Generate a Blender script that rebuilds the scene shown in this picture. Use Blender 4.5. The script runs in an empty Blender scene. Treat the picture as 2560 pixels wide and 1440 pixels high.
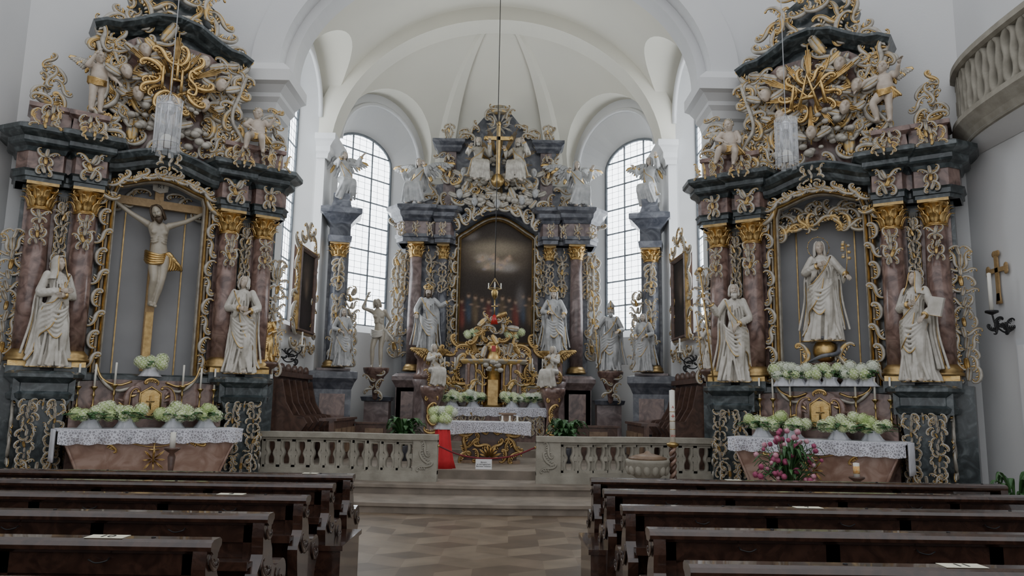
import bpy, math, random
import numpy as np
from mathutils import Vector, Matrix, Euler
from mathutils.bvhtree import BVHTree
pi=math.pi
random.seed(3)
SC=bpy.context.scene
# ------------------------------------------------------------------ materials
MATS={}
def newmat(name):
    m=bpy.data.materials.new(name); m.use_nodes=True
    nt=m.node_tree; b=nt.nodes['Principled BSDF']; MATS[name]=m
    return m,nt,b
def pmat(name,c1,c2=None,rough=.5,metal=0,scale=6,bump=0,coat=0,lo=.35,hi=.65,detail=4,dist=0,c3=None,bscale=None,spec=None):
    m,nt,b=newmat(name); c2=c2 or tuple(x*.8 for x in c1)
    tc=nt.nodes.new('ShaderNodeTexCoord'); n=nt.nodes.new('ShaderNodeTexNoise')
    n.inputs['Scale'].default_value=scale; n.inputs['Detail'].default_value=detail; n.inputs['Distortion'].default_value=dist
    nt.links.new(tc.outputs['Object'],n.inputs['Vector'])
    r=nt.nodes.new('ShaderNodeValToRGB'); r.color_ramp.elements[0].position=lo; r.color_ramp.elements[1].position=hi
    r.color_ramp.elements[0].color=(*c1,1); r.color_ramp.elements[1].color=(*c2,1)
    if c3:
        e=r.color_ramp.elements.new((lo+hi)/2); e.color=(*c3,1)
    nt.links.new(n.outputs['Fac'],r.inputs['Fac']); nt.links.new(r.outputs['Color'],b.inputs['Base Color'])
    b.inputs['Roughness'].default_value=rough; b.inputs['Metallic'].default_value=metal
    b.inputs['Coat Weight'].default_value=coat
    if spec is not None: b.inputs['Specular IOR Level'].default_value=spec
    if bump:
        bp=nt.nodes.new('ShaderNodeBump'); bp.inputs['Strength'].default_value=bump; bp.inputs['Distance'].default_value=.02
        n2=nt.nodes.new('ShaderNodeTexNoise'); n2.inputs['Scale'].default_value=bscale or scale*3; n2.inputs['Detail'].default_value=5
        nt.links.new(tc.outputs['Object'],n2.inputs['Vector'])
        nt.links.new(n2.outputs['Fac'],bp.inputs['Height']); nt.links.new(bp.outputs['Normal'],b.inputs['Normal'])
    return m
pmat('plaster',(.70,.70,.69),(.65,.655,.66),.9,scale=.6,bump=.08,bscale=30)
pmat('plaster_vault',(.73,.705,.61),(.68,.66,.58),.9,scale=.5,bump=.05,bscale=20)
pmat('marble_red',(.085,.048,.040),(.28,.185,.155),.3,scale=5,detail=8,dist=1.2,c3=(.185,.115,.095),coat=.3)
pmat('marble_rose',(.22,.125,.09),(.36,.25,.20),.3,scale=4,detail=8,dist=1.5,c3=(.28,.175,.13),coat=.3)
pmat('marble_black',(.014,.020,.022),(.12,.14,.145),.3,scale=5,detail=9,dist=1.5,c3=(.040,.052,.055),coat=.3,hi=.72)
pmat('marble_slate',(.042,.047,.062),(.16,.165,.185),.35,scale=4,detail=8,dist=1.2,c3=(.085,.09,.108),coat=.2)  # high altar's dark marble, lightened and blued: chancel haze put into the colour
pmat('marble_plum',(.10,.068,.064),(.27,.205,.195),.35,scale=4,detail=8,dist=1.2,c3=(.17,.125,.118),coat=.2)  # high altar's reddish marble, made paler and cooler to imitate the chancel haze
pmat('gilt',(.54,.35,.13),(.70,.50,.22),.36,1.0,scale=14,bump=.15,bscale=60)
pmat('gilt_old',(.34,.23,.10),(.50,.35,.16),.45,1.0,scale=12)
pmat('silvered',(.31,.285,.245),(.49,.46,.40),.42,.2,scale=9,bump=.1,bscale=50)
pmat('silvered_gold',(.40,.36,.29),(.60,.41,.16),.40,.4,scale=7,lo=.48,hi=.56,detail=2)
pmat('statue_white',(.46,.43,.375),(.60,.57,.51),.36,scale=8,bump=.1,bscale=40,coat=.25)
pmat('statue_grey',(.34,.345,.345),(.47,.47,.465),.4,scale=8,bump=.1,bscale=40,coat=.2)
pmat('flesh_paint',(.44,.37,.30),(.54,.46,.38),.4,scale=6,coat=.2)
pmat('flesh_pale',(.33,.295,.235),(.42,.37,.29),.35,scale=6,coat=.3)
pmat('hair_brown',(.06,.04,.025),(.11,.075,.045),.5,scale=30)
pmat('niche_grey',(.25,.25,.255),(.30,.30,.305),.8,scale=1.2)
pmat('cross_wood',(.33,.21,.09),(.42,.28,.13),.5,scale=8,dist=2)
pmat('dark_wood',(.022,.011,.008),(.050,.024,.016),.22,scale=5,dist=3,coat=.6,bump=.06,bscale=25)
pmat('stall_wood',(.055,.028,.02),(.12,.065,.045),.4,scale=4,dist=2,coat=.2)
pmat('mid_wood',(.16,.10,.06),(.24,.16,.10),.45,scale=4,dist=2)
pmat('sandstone',(.26,.24,.195),(.35,.325,.27),.85,scale=5,bump=.25,bscale=40)
pmat('step_stone',(.17,.14,.11),(.26,.215,.17),.6,scale=3,bump=.1)
for i,c in enumerate([(.185,.135,.09),(.125,.088,.057),(.23,.175,.12)]): pmat('floor_tile_%d'%i,c,tuple(x*.72 for x in c),.40,scale=2.5,bump=.05,spec=.4)
pmat('linen',(.66,.66,.70),(.58,.59,.63),.85,scale=10,bump=.2,bscale=60)
pmat('petal',(.60,.67,.42),(.78,.82,.64),.6,scale=9)
pmat('petal_green',(.42,.56,.20),(.62,.70,.38),.6,scale=9)
pmat('petal_white',(.70,.73,.64),(.64,.69,.53),.6,scale=9)
pmat('petal_pink',(.50,.16,.24),(.66,.40,.45),.6,scale=14)
pmat('petal_magenta',(.30,.04,.12),(.42,.1,.18),.6,scale=14)
pmat('leaf_green',(.022,.075,.022),(.06,.15,.045),.45,scale=8)
pmat('wax',(.75,.73,.67),(.7,.68,.6),.5,scale=3)
pmat('brass',(.42,.29,.11),(.54,.39,.16),.32,1.0,scale=9)
pmat('iron',(.02,.02,.022),(.04,.04,.04),.45,.6,scale=20)
pmat('red_cloth',(.60,.02,.03),(.48,.015,.02),.75,scale=5,bump=.2)
pmat('red_rope',(.20,.02,.03),(.14,.015,.02),.8,scale=60,bump=.4)
pmat('paper',(.75,.72,.56),(.7,.68,.52),.7,scale=3)
pmat('paper_white',(.75,.75,.75),(.7,.7,.7),.7,scale=3)
pmat('ink',(.015,.015,.015),(.02,.02,.02),.6)
pmat('ink_red',(.5,.06,.04),(.4,.05,.03),.6)
pmat('white_metal',(.66,.68,.70),(.62,.64,.66),.4,scale=2)
pmat('chrome',(.6,.6,.62),(.5,.5,.52),.2,1.0,scale=4)
pmat('lead',(.16,.18,.20),(.2,.22,.24),.6,scale=8)
pmat('orange_print',(.75,.35,.08),(.8,.6,.3),.6,scale=30)
pmat('ruby',(.35,.01,.01),(.42,.03,.02),.3)
# window panes given their own emission, standing in for the daylight outside
m,nt,b=newmat('window_glass'); b.inputs['Base Color'].default_value=(.85,.88,.9,1); b.inputs['Roughness'].default_value=.3
b.inputs['Emission Color'].default_value=(.90,.95,1,1); b.inputs['Emission Strength'].default_value=6.0
m,nt,b=newmat('lamp_glass'); b.inputs['Base Color'].default_value=(.75,.78,.8,1); b.inputs['Roughness'].default_value=.08
b.inputs['Alpha'].default_value=.2
m,nt,b=newmat('lace'); b.inputs['Base Color'].default_value=(.64,.64,.70,1); b.inputs['Roughness'].default_value=.9
tc=nt.nodes.new('ShaderNodeTexCoord'); vo=nt.nodes.new('ShaderNodeTexVoronoi'); vo.inputs['Scale'].default_value=26
vo.feature='DISTANCE_TO_EDGE'
nt.links.new(tc.outputs['Object'],vo.inputs['Vector']); mr=nt.nodes.new('ShaderNodeMapRange'); mr.inputs[1].default_value=.10; mr.inputs[2].default_value=.16; mr.inputs[3].default_value=1; mr.inputs[4].default_value=.45
nt.links.new(vo.outputs['Distance'],mr.inputs[0]); nt.links.new(mr.outputs[0],b.inputs['Alpha'])
def canvasmat():
    m,nt,b=newmat('oil_painting'); a=nt.nodes.new('ShaderNodeAttribute'); a.attribute_name='paint'
    nt.links.new(a.outputs['Color'],b.inputs['Base Color']); b.inputs['Roughness'].default_value=.7; b.inputs['Specular IOR Level'].default_value=.12
canvasmat()
# ------------------------------------------------------------------ mesh helpers
class MB:
    def __init__(s): s.V=[];s.F=[];s.m=[];s.s=[];s.n=0
    def add(s,vf,mat,M=None,smooth=True):
        V,F=vf; V=np.asarray(V,float)
        flip=False
        if M is not None:
            A=np.array(M); V=V@A[:3,:3].T+A[:3,3]; flip=np.linalg.det(A[:3,:3])<0
        o=s.n; s.V.append(V); s.n+=len(V)
        for f in F:
            g=[i+o for i in f]
            if flip: g.reverse()
            s.F.append(g)
        s.m+= [mat]*len(F); s.s+=[smooth]*len(F)
    def merge(s,o,M=None,warp=None):
        if not o.n: return
        V=np.vstack(o.V); flip=False
        if warp is not None: V=warp(V.copy())
        if M is not None:
            A=np.array(M); V=V@A[:3,:3].T+A[:3,3]; flip=np.linalg.det(A[:3,:3])<0
        k=s.n; s.V.append(V); s.n+=len(V)
        for f in o.F:
            g=[i+k for i in f]
            if flip: g.reverse()
            s.F.append(g)
        s.m+=o.m; s.s+=o.s
    def obj(s,name,parent=None,M=None):
        me=bpy.data.meshes.new(name); me.from_pydata(np.vstack(s.V).tolist(),[],s.F)
        names=sorted(set(s.m)); ix={n:i for i,n in enumerate(names)}
        for n in names: me.materials.append(MATS[n])
        me.polygons.foreach_set('material_index',[ix[a] for a in s.m])
        me.polygons.foreach_set('use_smooth',s.s); me.update()
        ob=bpy.data.objects.new(name,me); SC.collection.objects.link(ob)
        if parent: ob.parent=parent
        if M is not None: ob.matrix_local=M
        return ob
def empty(name,M):
    e=bpy.data.objects.new(name,None); e.empty_display_size=.3; SC.collection.objects.link(e); e.matrix_world=M; return e
def tm(loc=(0,0,0),s=1,rx=0,ry=0,rz=0):
    if not hasattr(s,'__len__'): s=(s,s,s)
    return Matrix.Translation(loc)@Euler((rx,ry,rz)).to_matrix().to_4x4()@Matrix.Diagonal((*s,1))
def box(x0,x1,y0,y1,z0,z1):
    V=[(x,y,z) for x in(x0,x1) for y in(y0,y1) for z in(z0,z1)]
    return V,[(0,1,3,2),(4,6,7,5),(0,4,5,1),(2,3,7,6),(0,2,6,4),(1,5,7,3)]
def grid_faces(N,n,closed=True):
    F=[]
    for i in range(N-1):
        for j in range(n if closed else n-1):
            k=(j+1)%n; F.append((i*n+j,i*n+k,(i+1)*n+k,(i+1)*n+j))
    return F
def lathe(prof,n=16):
    a=np.linspace(0,2*pi,n,endpoint=False); V=[(r*math.cos(t),r*math.sin(t),z) for r,z in prof for t in a]
    F=grid_faces(len(prof),n); F.append(tuple(range(n))[::-1]); k=(len(prof)-1)*n; F.append(tuple(range(k,k+n)))
    return V,F
def nrm(A): return A/np.maximum(np.linalg.norm(A,axis=-1,keepdims=True),1e-9)
def tube(P,R,n=6,R2=None,B=None):
    P=np.array(P,float); N=len(P); R=np.interp(np.linspace(0,1,N),np.linspace(0,1,len(R)),R) if hasattr(R,'__len__') else np.full(N,R)
    if R2 is None: R2=R
    elif hasattr(R2,'__len__'): R2=np.interp(np.linspace(0,1,N),np.linspace(0,1,len(R2)),R2)
    else: R2=np.full(N,R2)
    T=nrm(np.gradient(P,axis=0))
    if B is not None:
        Bv=np.tile(np.array(B,float),(N,1)); A=nrm(np.cross(T,Bv)); Bv=nrm(np.cross(A,T))
    else:
        A=np.zeros((N,3)); u=np.array([0,1,0.]) if abs(T[0][1])<.9 else np.array([1.,0,0])
        a=np.cross(T[0],u)
        for i in range(N):
            a=a-T[i]*a.dot(T[i]); a=a/max(np.linalg.norm(a),1e-9); A[i]=a
        Bv=np.cross(A,T)
    t=np.linspace(0,2*pi,n,endpoint=False)
    V=P[:,None,:]+A[:,None,:]*(R[:,None]*np.cos(t))[...,None]+Bv[:,None,:]*(R2[:,None]*np.sin(t))[...,None]
    V=V.reshape(-1,3); F=grid_faces(N,n); F.append(tuple(range(n))[::-1]); F.append(tuple(range((N-1)*n,N*n))); return V,F
def sm(P,k=5):
    P=[np.array(p,float) for p in P]; P=[2*P[0]-P[1]]+P+[2*P[-1]-P[-2]]; o=[]
    for i in range(1,len(P)-2):
        for j in range(k):
            t=j/k; a,b,c,d=P[i-1:i+3]
            o.append(.5*((2*b)+(c-a)*t+(2*a-5*b+4*c-d)*t*t+(3*b-a-3*c+d)*t**3))
    o.append(P[-2]); return np.array(o)
def ell(c,r,nu=10,nv=7):
    if not hasattr(r,'__len__'): r=(r,r,r)
    V=[];
    for i in range(nv):
        p=-pi/2+pi*(i+.0)/(nv-1) if 0<i<nv-1 else (-pi/2+.05 if i==0 else pi/2-.05)
        for j in range(nu):
            t=2*pi*j/nu; V.append((c[0]+r[0]*math.cos(p)*math.cos(t),c[1]+r[1]*math.cos(p)*math.sin(t),c[2]+r[2]*math.sin(p)))
    F=grid_faces(nv,nu); F.append(tuple(range(nu))[::-1]); k=(nv-1)*nu; F.append(tuple(range(k,k+nu))); return V,F
def prism(pts,y0,y1):
    n=len(pts); V=[(x,y0,z) for x,z in pts]+[(x,y1,z) for x,z in pts]
    F=[tuple(range(n)),tuple(range(2*n-1,n-1,-1))]+[(i,i+n,(i+1)%n+n,(i+1)%n) for i in range(n)]
    return V,F
def slab(pts,z0,z1):
    n=len(pts); V=[(x,y,z0) for x,y in pts]+[(x,y,z1) for x,y in pts]
    return V,[tuple(range(n)),tuple(range(2*n-1,n-1,-1))]+[(i,i+n,(i+1)%n+n,(i+1)%n) for i in range(n)]
def mold(path,prof):
    P=np.array(path,float); N=len(P); d=nrm(np.diff(P,axis=0)); nr=np.stack([d[:,1],-d[:,0]],1)
    V=[]
    for i in range(N):
        a=nr[max(i-1,0)]; b=nr[min(i,N-2)]; m=a+b; m=m/max(np.dot(m,m)/2,.3) if 0<i<N-1 else a if i else b
        for o,z in prof: V.append((P[i][0]+m[0]*o,P[i][1]+m[1]*o,z))
    n=len(prof); F=grid_faces(N,n,True); F.append(tuple(range(n))[::-1]); F.append(tuple(range((N-1)*n,N*n))); return V,F
def amold(path,prof):
    V,F=mold(path,prof); return [(x,z,y) for x,y,z in V],[f[::-1] for f in F]
def symn(h): return h+[(-x,y) for x,y in h[::-1]]
# ------------------------------------------------------------------ ornament templates
def scrollpath(kind,n=26):
    s=np.linspace(-1,1,n); k=1.1+9.5*np.abs(s)**3
    if kind=='S': k=k*np.sign(s)
    th=np.cumsum(k)*(2/n); th-=th[n//2]
    x=np.cumsum(np.cos(th)); z=np.cumsum(np.sin(th)); P=np.stack([x,0*x,z],1)
    P-= (P.max(0)+P.min(0))/2; P/= (P.max(0)-P.min(0)).max(); return P,s
TPL={}
def mk_scroll(kind):
    mb=MB(); P,s=scrollpath(kind)
    w=.115*(1-.55*np.abs(s)); mb.add(tube(P,w,6,w*.8,B=(0,1,0)),'A')
    T=nrm(np.gradient(P,axis=0)); A=np.cross(T,np.array([0,1.,0]))
    mb.add(tube(P+A*(w*.9)[:,None]+np.array([0,-.06,0]),.020,4,B=(0,1,0)),'B')
    for e in (0,-1): mb.add(ell(P[e]+np.array([0,-.03,0]),.06,6,5),'B')
    for j in range(5,22,3):
        sg=np.sign(s[j]) if kind=='S' else 1
        d=A[j]*sg; base=P[j]+d*w[j]*.6
        L=[base,base+d*.12+T[j]*.03+np.array([0,-.03,0]),base+d*.21+T[j]*.09+np.array([0,-.08,0])]
        mb.add(tube(L,[.055,.06,.015],5,[.035,.028,.01],B=(0,1,0)),'A' if j%2 or j>14 else 'B')
    return mb
def mk_leaf():
    mb=MB(); P=sm([(0,0,0),(0,-.04,.3),(0,-.10,.65),(0,-.24,.92),(0,-.36,.88)],3)
    mb.add(tube(P,[.14,.24,.24,.17,.04],6,[.05,.05,.05,.04,.02],B=(0,1,0)),'A'); mb.add(tube(P+np.array([0,-.05,0]),.025,4),'B'); return mb
TPL['C']=mk_scroll('C'); TPL['S']=mk_scroll('S'); TPL['L']=mk_leaf()
def put(mb,kind,M,a='silvered',b='gilt'):
    t=TPL[kind]; o=MB(); o.V=t.V; o.F=t.F; o.n=t.n; o.s=t.s; o.m=[a if q=='A' else b for q in t.m]; mb.merge(o,M)
def bouquet_orn(mb,x,y,z,w,h,seed=0,a='silvered',b='gilt',dens=1.0):
    rd=random.Random(seed*7+int(abs(x)*13))
    n=max(3,int(h/w*2.4*dens))
    for i in range(n):
        t=(i+.5)/n; zz=z-h/2+h*t; sc=min(w,h/n*1.8)*rd.uniform(.6,.92)
        an=rd.uniform(-1.1,1.1); k=rd.choice('CSC'); dx=w*rd.uniform(.14,.30)
        put(mb,k,tm((x-dx,y-.02*rd.random(),zz),sc,ry=an+pi/2),a,b)
        an+=rd.uniform(-.5,.5); put(mb,rd.choice('CS'),tm((x+dx,y-.02*rd.random(),zz+rd.uniform(-.03,.03)),(-sc,sc,sc),ry=-an-pi/2),a,b)
        put(mb,'L',tm((x,y-.03,zz-sc*.4),(sc*.7,sc*.8,sc*.8),ry=rd.uniform(-.4,.4)),b if i%4==1 else a,b)
def fillorn(mb,pts,y,n,s0,s1,seed,mats=('silvered','silvered','silvered_gold'),b='gilt',dy=.12):
    rd=random.Random(seed); P=pts; xs=[p[0] for p in P]; zs=[p[1] for p in P]; k=0; t=0
    def ins(x,z):
        c=False; j=len(P)-1
        for i in range(len(P)):
            if (P[i][1]>z)!=(P[j][1]>z) and x<(P[j][0]-P[i][0])*(z-P[i][1])/(P[j][1]-P[i][1])+P[i][0]: c=not c
            j=i
        return c
    while k<n and t<n*20:
        t+=1; x=rd.uniform(min(xs),max(xs)); z=rd.uniform(min(zs),max(zs))
        if not ins(x,z): continue
        sc=rd.uniform(s0,s1); put(mb,rd.choice('CCSL'),tm((x,y-rd.random()*dy,z),(sc*rd.choice((-1,1)),sc,sc),ry=rd.uniform(0,6.28),rz=rd.uniform(-.3,.3)),rd.choice(mats),b); k+=1
def mk_capital():
    mb=MB(); mb.add(lathe([(.36,0),(.40,.03),(.36,.06),(.36,.6),(.46,.85),(.5,.88)],14),'gilt')
    for i in range(8):
        a=2*pi*i/8
        M=Euler((0,0,a)).to_matrix().to_4x4()
        put(mb,'L',M@tm((0,-.34,.05),(.65,.8,.42)),'gilt','gilt_old')
        M=Euler((0,0,a+pi/8)).to_matrix().to_4x4(); put(mb,'L',M@tm((0,-.36,.32),(.6,.8,.42)),'gilt','gilt_old')
    for i in range(4):
        M=Euler((0,0,pi/4+i*pi/2)).to_matrix().to_4x4(); put(mb,'C',M@tm((0,-.52,.72),.36,rz=pi/2),'gilt','gilt_old')
    mb.add(box(-.52,.52,-.52,.52,.88,1.0),'gilt_old',smooth=False); return mb
CAP=mk_capital()
def column(mb,orn,x,y,z0,z1,r,mat,caph=.44,basecol='gilt_old'):
    mb.add(lathe([(r*1.5,z0),(r*1.5,z0+.05),(r*1.35,z0+.06),(r*1.42,z0+.1),(r*1.2,z0+.14),(r*1.05,z0+.18)],18),basecol,tm((x,y,0)))
    zc=z1-caph; mb.add(lathe([(r*1.0,z0+.17),(r*1.04,z0+(zc-z0)*.4),(r*.9,zc)],20),mat,tm((x,y,0)))
    mb.add(lathe([(r*.9,zc-.03),(r*1.05,zc-.015),(r*.9,zc)],18),'gilt',tm((x,y,0)))
    orn.merge(CAP,tm((x,y,zc),(r*2.4,r*2.4,caph)))
def clouds(mb,x,y,z,w,h,n,mat='silvered',seed=1,s=.12):
    rd=random.Random(seed)
    for i in range(n):
        a=rd.uniform(0,2*pi); q=math.sqrt(rd.random()); k=s*rd.uniform(.6,1.3)
        mb.add(ell((x+w/2*q*math.cos(a),y-rd.random()*.12,z+h/2*q*math.sin(a)),(k,k*.7,k*.75),9,6),mat)
def rays(mb,x,y,z,r0,r1,n,mat='gilt',w=.03,a0=0,a1=2*pi):
    for i in range(n):
        a=a0+(a1-a0)*i/n
        for j in(-2,-1,0,1,2):
            b=a+j*.035; R=r1*(1-.10*abs(j))*(1 if i%2 else .8)
            mb.add(tube([(x+r0*math.cos(b),y,z+r0*math.sin(b)),(x+R*math.cos(b),y-.08,z+R*math.sin(b))],[w*.5,w*.45],4),mat)
# ------------------------------------------------------------------ head, hand, figure
def head_mesh(nu=44,nv=34):
    V=[]
    for i in range(nv):
        p=-pi/2+.03+(pi-.06)*i/(nv-1)
        for j in range(nu):
            t=-pi/2+2*pi*(j/nu)-.35*math.sin(2*pi*j/nu)
            x=.074*math.cos(p)*math.cos(t); y=.092*math.cos(p)*math.sin(t); z=.118*math.sin(p)
            if z<0: x*=1-.34*(-z/.118)**1.5; y=y*(1-.25*(-z/.118)) if y>0 else y*(1+.06*(-z/.118))
            if y<0:
                g=lambda cx,cz,sx,sz:math.exp(-((x-cx)/sx)**2-((z-cz)/sz)**2)
                y-= .032*g(0,-.014,.013,.016)+.018*g(0,.010,.010,.026)+.011*g(0,.036,.055,.010)+.011*g(0,-.048,.024,.006)+.010*g(0,-.064,.020,.007)+.016*g(0,-.094,.026,.015)+.006*g(.045,-.02,.02,.02)+.006*g(-.045,-.02,.02,.02)
                y+= .020*g(.030,.014,.018,.012)+.020*g(-.030,.014,.018,.012)+.007*g(0,-.0560,.03,.003)
            V.append((x,y,z))
    F=grid_faces(nv,nu); F.append(tuple(range(nu))[::-1]); k=(nv-1)*nu; F.append(tuple(range(k,k+nu))); return V,F
HEAD=head_mesh()
def hand(mb,P,d,mat,s=1.0,palm=(0,0,-1),curl=.5):
    d=Vector(d).normalized(); n=Vector(palm); n=(n-d*n.dot(d)); n=n.normalized() if n.length>1e-3 else Vector((0,1,0)); l=d.cross(n)
    P=Vector(P)
    mb.add(tube([P-d*.02*s,P+d*.03*s,P+d*.085*s],[.022*s,.036*s,.036*s],8,[.018*s,.016*s,.013*s],B=n),mat)
    for i,(o,L) in enumerate([(-.027,.062),(-.009,.074),(.010,.070),(.028,.055)]):
        b=P+d*.08*s+l*o*s
        q=[b-d*.01*s,b+d*L*.4*s+n*.1*curl*L*s,b+d*L*.75*s+n*.5*curl*L*s,b+d*L*.95*s+n*1.0*curl*L*s]
        mb.add(tube(q,[.0095*s,.0095*s,.0085*s,.006*s],6),mat)
    b=P+d*.02*s-l*.028*s
    mb.add(tube([b,b-l*.028*s+d*.02*s+n*.01*s,b-l*.038*s+d*.05*s+n*.02*s],[.013*s,.011*s,.007*s],6),mat)
def loft(rings,n=48,k=(7,12)):
    V=[]
    for (cx,cy,z,rx,ry,am,ph) in rings:
        for j in range(n):
            t=2*pi*j/n
            f=1+am*(.9*(abs(math.sin(k[0]*t/2+ph))-.5)+.6*math.sin(k[1]*t+2.3*ph))
            V.append((cx+rx*f*math.cos(t),cy+ry*f*math.sin(t),z))
    F=grid_faces(len(rings),n); F.append(tuple(range(n))[::-1]); q=(len(rings)-1)*n; F.append(tuple(range(q,q+n))); return V,F
def remesh(parts,vox):
    tmp=MB()
    for vf,mt in parts: tmp.add(vf,mt)
    V=np.vstack(tmp.V); me=bpy.data.meshes.new('t'); me.from_pydata(V.tolist(),[],tmp.F); ob=bpy.data.objects.new('t',me); SC.collection.objects.link(ob)
    r=ob.modifiers.new('r','REMESH'); r.mode='VOXEL'; r.voxel_size=vox
    s=ob.modifiers.new('s','SMOOTH'); s.factor=.35; s.iterations=1
    dg=bpy.context.evaluated_depsgraph_get(); e=ob.evaluated_get(dg); m2=bpy.data.meshes.new_from_object(e)
    bv=BVHTree.FromPolygons([tuple(v) for v in V],tmp.F)
    VV=[tuple(v.co) for v in m2.vertices]; FF=[tuple(p.vertices) for p in m2.polygons]
    one=len(set(tmp.m))==1; mm=[]
    for p in m2.polygons:
        if one: mm.append(tmp.m[0])
        else:
            q=bv.find_nearest(p.center); mm.append(tmp.m[q[2]] if q[2] is not None else tmp.m[0])
    bpy.data.objects.remove(ob); bpy.data.meshes.remove(m2)
    return VV,FF,mm
def figure(name,M,robe='statue_white',skin='flesh_paint',eA=(-.27,.02,1.14),wA=(-.16,-.2,1.05),eB=(.27,.02,1.14),wB=(.16,-.2,1.05),
           kA=(-.1,-.06,.5),kB=(.1,-.03,.5),fA=(-.1,-.03,.05),fB=(.11,-.03,.05),sway=.03,head=(0,-.02,1.6),hr=(0,0,0),hair='long',hairmat=None,
           crown=0,wings=0,sit=0,nude=0,loin=0,hs=1,fat=1,vox=.016,mantle=1,gold='gilt',seed=0,palmA=(0,.3,-1),palmB=(0,.3,-1),curl=.5,mitre=0,flare=1,wingm=None,halo=0,extra=None,hairlen=.12,parent=None,shz=1.42,hipz=.92):
    rd=random.Random(seed); parts=[]; ex=MB(); hairmat=hairmat or (skin if nude else robe)
    cx=lambda z:sway*math.sin((z-.2)*2.6)
    sA=(-.165*fat**.3+cx(shz),0,shz); sB=(.165*fat**.3+cx(shz),0,shz)
    r=lambda q:[a*fat for a in q]
    tor=[(hipz-.08,.10,.08),(hipz,.135,.10),(hipz+.1,.13,.10),(hipz+.2,.112,.085),(shz-.18,.135,.10),(shz-.07,.16,.10),(shz+.01,.13,.08),(shz+.06,.055,.055)]
    if fat>1.2: tor=[(hipz-.08,.10,.085),(hipz,.12,.10),(hipz+.1,.13,.115),(hipz+.2,.125,.11),(shz-.10,.125,.095),(shz,.11,.08),(shz+.06,.055,.055)]
    parts.append((loft([(cx(z),0,z,a*fat,b*fat,0,0) for z,a,b in tor],20),skin if nude else robe))
    parts.append((tube([(cx(shz),0,shz),(head[0],head[1]+.02,head[2]-.06)],[.055*fat,.048*hs],10),skin))
    if nude and fat<1.2:
        for q in(-1,1):
            parts.append((ell((cx(shz-.12)+q*.065*fat,-.075*fat,shz-.13),(.07*fat,.03*fat,.05*fat),8,6),skin))
            for k in range(3): parts.append((tube(sm([(cx(shz-.2)+q*.03,-.098,shz-.20-.04*k),(cx(shz-.2)+q*.08,-.085,shz-.23-.04*k),(cx(shz-.2)+q*.125,-.03,shz-.22-.04*k)],3),.011,5),skin))
    rs=r([.056,.046,.04,.036,.028]) if nude else [.065,.068,.062,.066,.056]
    for s_,e,w,pl in((sA,eA,wA,palmA),(sB,eB,wB,palmB)):
        P=sm([s_,tuple((np.array(s_)+np.array(e))/2),e,tuple((np.array(e)+np.array(w))/2),w],4)
        parts.append((tube(P,rs,10),skin if nude else robe))
        parts.append((ell(s_,.060*fat,10,8),skin if nude else robe))
        d=np.array(w)-np.array(e); d=d/np.linalg.norm(d)
        if not nude:
            for k in range(4):
                q0=np.array(e)*(1-.22*k)+np.array(w)*.22*k; parts.append((tube([q0+np.array([-.05,-.03,.02]),q0+np.array([0,-.065,-.02]),q0+np.array([.05,-.02,-.05])],.016,5),robe))
            if sit or seed%2: parts.append((tube(sm([np.array(w)-d*.03,np.array(w)-d*.1+np.array([0,0,-.12]),np.array(e)*.6+np.array(w)*.4+np.array([0,.02,-.2])],3),[.055,.045,.012],8,[.03,.03,.01]),robe))
            ex.add(tube([np.array(w)-d*.012,np.array(w)+d*.004],[.060,.060],12),gold)
        ex.add(tube([np.array(w)-d*.06,np.array(w)+d*.01],[.03*fat,.024*fat],8),skin)
        hand(ex,np.array(w)+d*.015,d,skin,1.15*(fat**.3),palm=pl,curl=curl)
    hA=(-.085+cx(hipz),0,hipz-.02); hB=(.085+cx(hipz),0,hipz-.02)
    if nude or sit:
        for h,k_,f in((hA,kA,fA),(hB,kB,fB)):
            rr=r([.088,.08,.058,.056,.034]) if nude else [.12,.12,.115,.11,.13]
            P=sm([h,tuple((np.array(h)+np.array(k_))/2),k_,tuple((np.array(k_)*.6+np.array(f)*.4)),f],4)
            parts.append((tube(P,rr,12),skin if nude else robe))
            ft=np.array(f); parts.append((tube([ft+np.array([0,.03,0]),ft+np.array([0,-.06,-.02]),ft+np.array([0,-.14,-.035])],[.035*fat,.036*fat,.022*fat],8),skin))
        if not nude:
            for i in range(9):
                x0=-.17+.34*i/8; parts.append((tube(sm([(x0,kA[1]*.4,hipz+.04),(x0*1.1,kA[1]-.08,kA[2]+.06),(x0*1.6+rd.uniform(-.06,.06),fA[1]-.07,fA[2]+.02)],4),[.022,.034,.036],6),robe))
    if not nude and not sit:
        Z=[(0,.24,.19,.20),(.12,.225,.18,.20),(.3,.20,.17,.17),(.5,.185,.16,.15),(.7,.175,.155,.11),(.9,.17,.145,.07),(1.02,.152,.125,.05),(1.12,.132,.105,.04),(1.26,.155,.12,.05),(1.38,.17,.11,.04),(1.46,.095,.075,0)]
        ph=rd.uniform(0,6); rings=[]
        zs=np.linspace(0,1.46,24); Zt=np.array(Z)
        for z in zs:
            a=[np.interp(z,Zt[:,0],Zt[:,i]) for i in(1,2,3)]
            fl=1+(flare-1)*max(0,1-z/.9)
            rings.append((cx(z)+.02*math.sin(z*5+ph),.01,z,a[0]*fl,a[1]*fl,a[2]*1.9,ph+z*.9))
        parts.append((loft(rings,64,(9,14)),robe))
        V=loft(rings[:1],64,(9,14))[0]; V=[(x,y,z+.012) for x,y,z in V]; ex.add(tube(V+[V[0]],.009,5),gold)
        kk=kA if rd.random()<.5 else kB
        parts.append((tube(sm([(kk[0],-.04,.9),(kk[0]*1.1,-.17,.55),(kk[0],-.13,.1)],4),[.08,.085,.06],10),robe))
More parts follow.
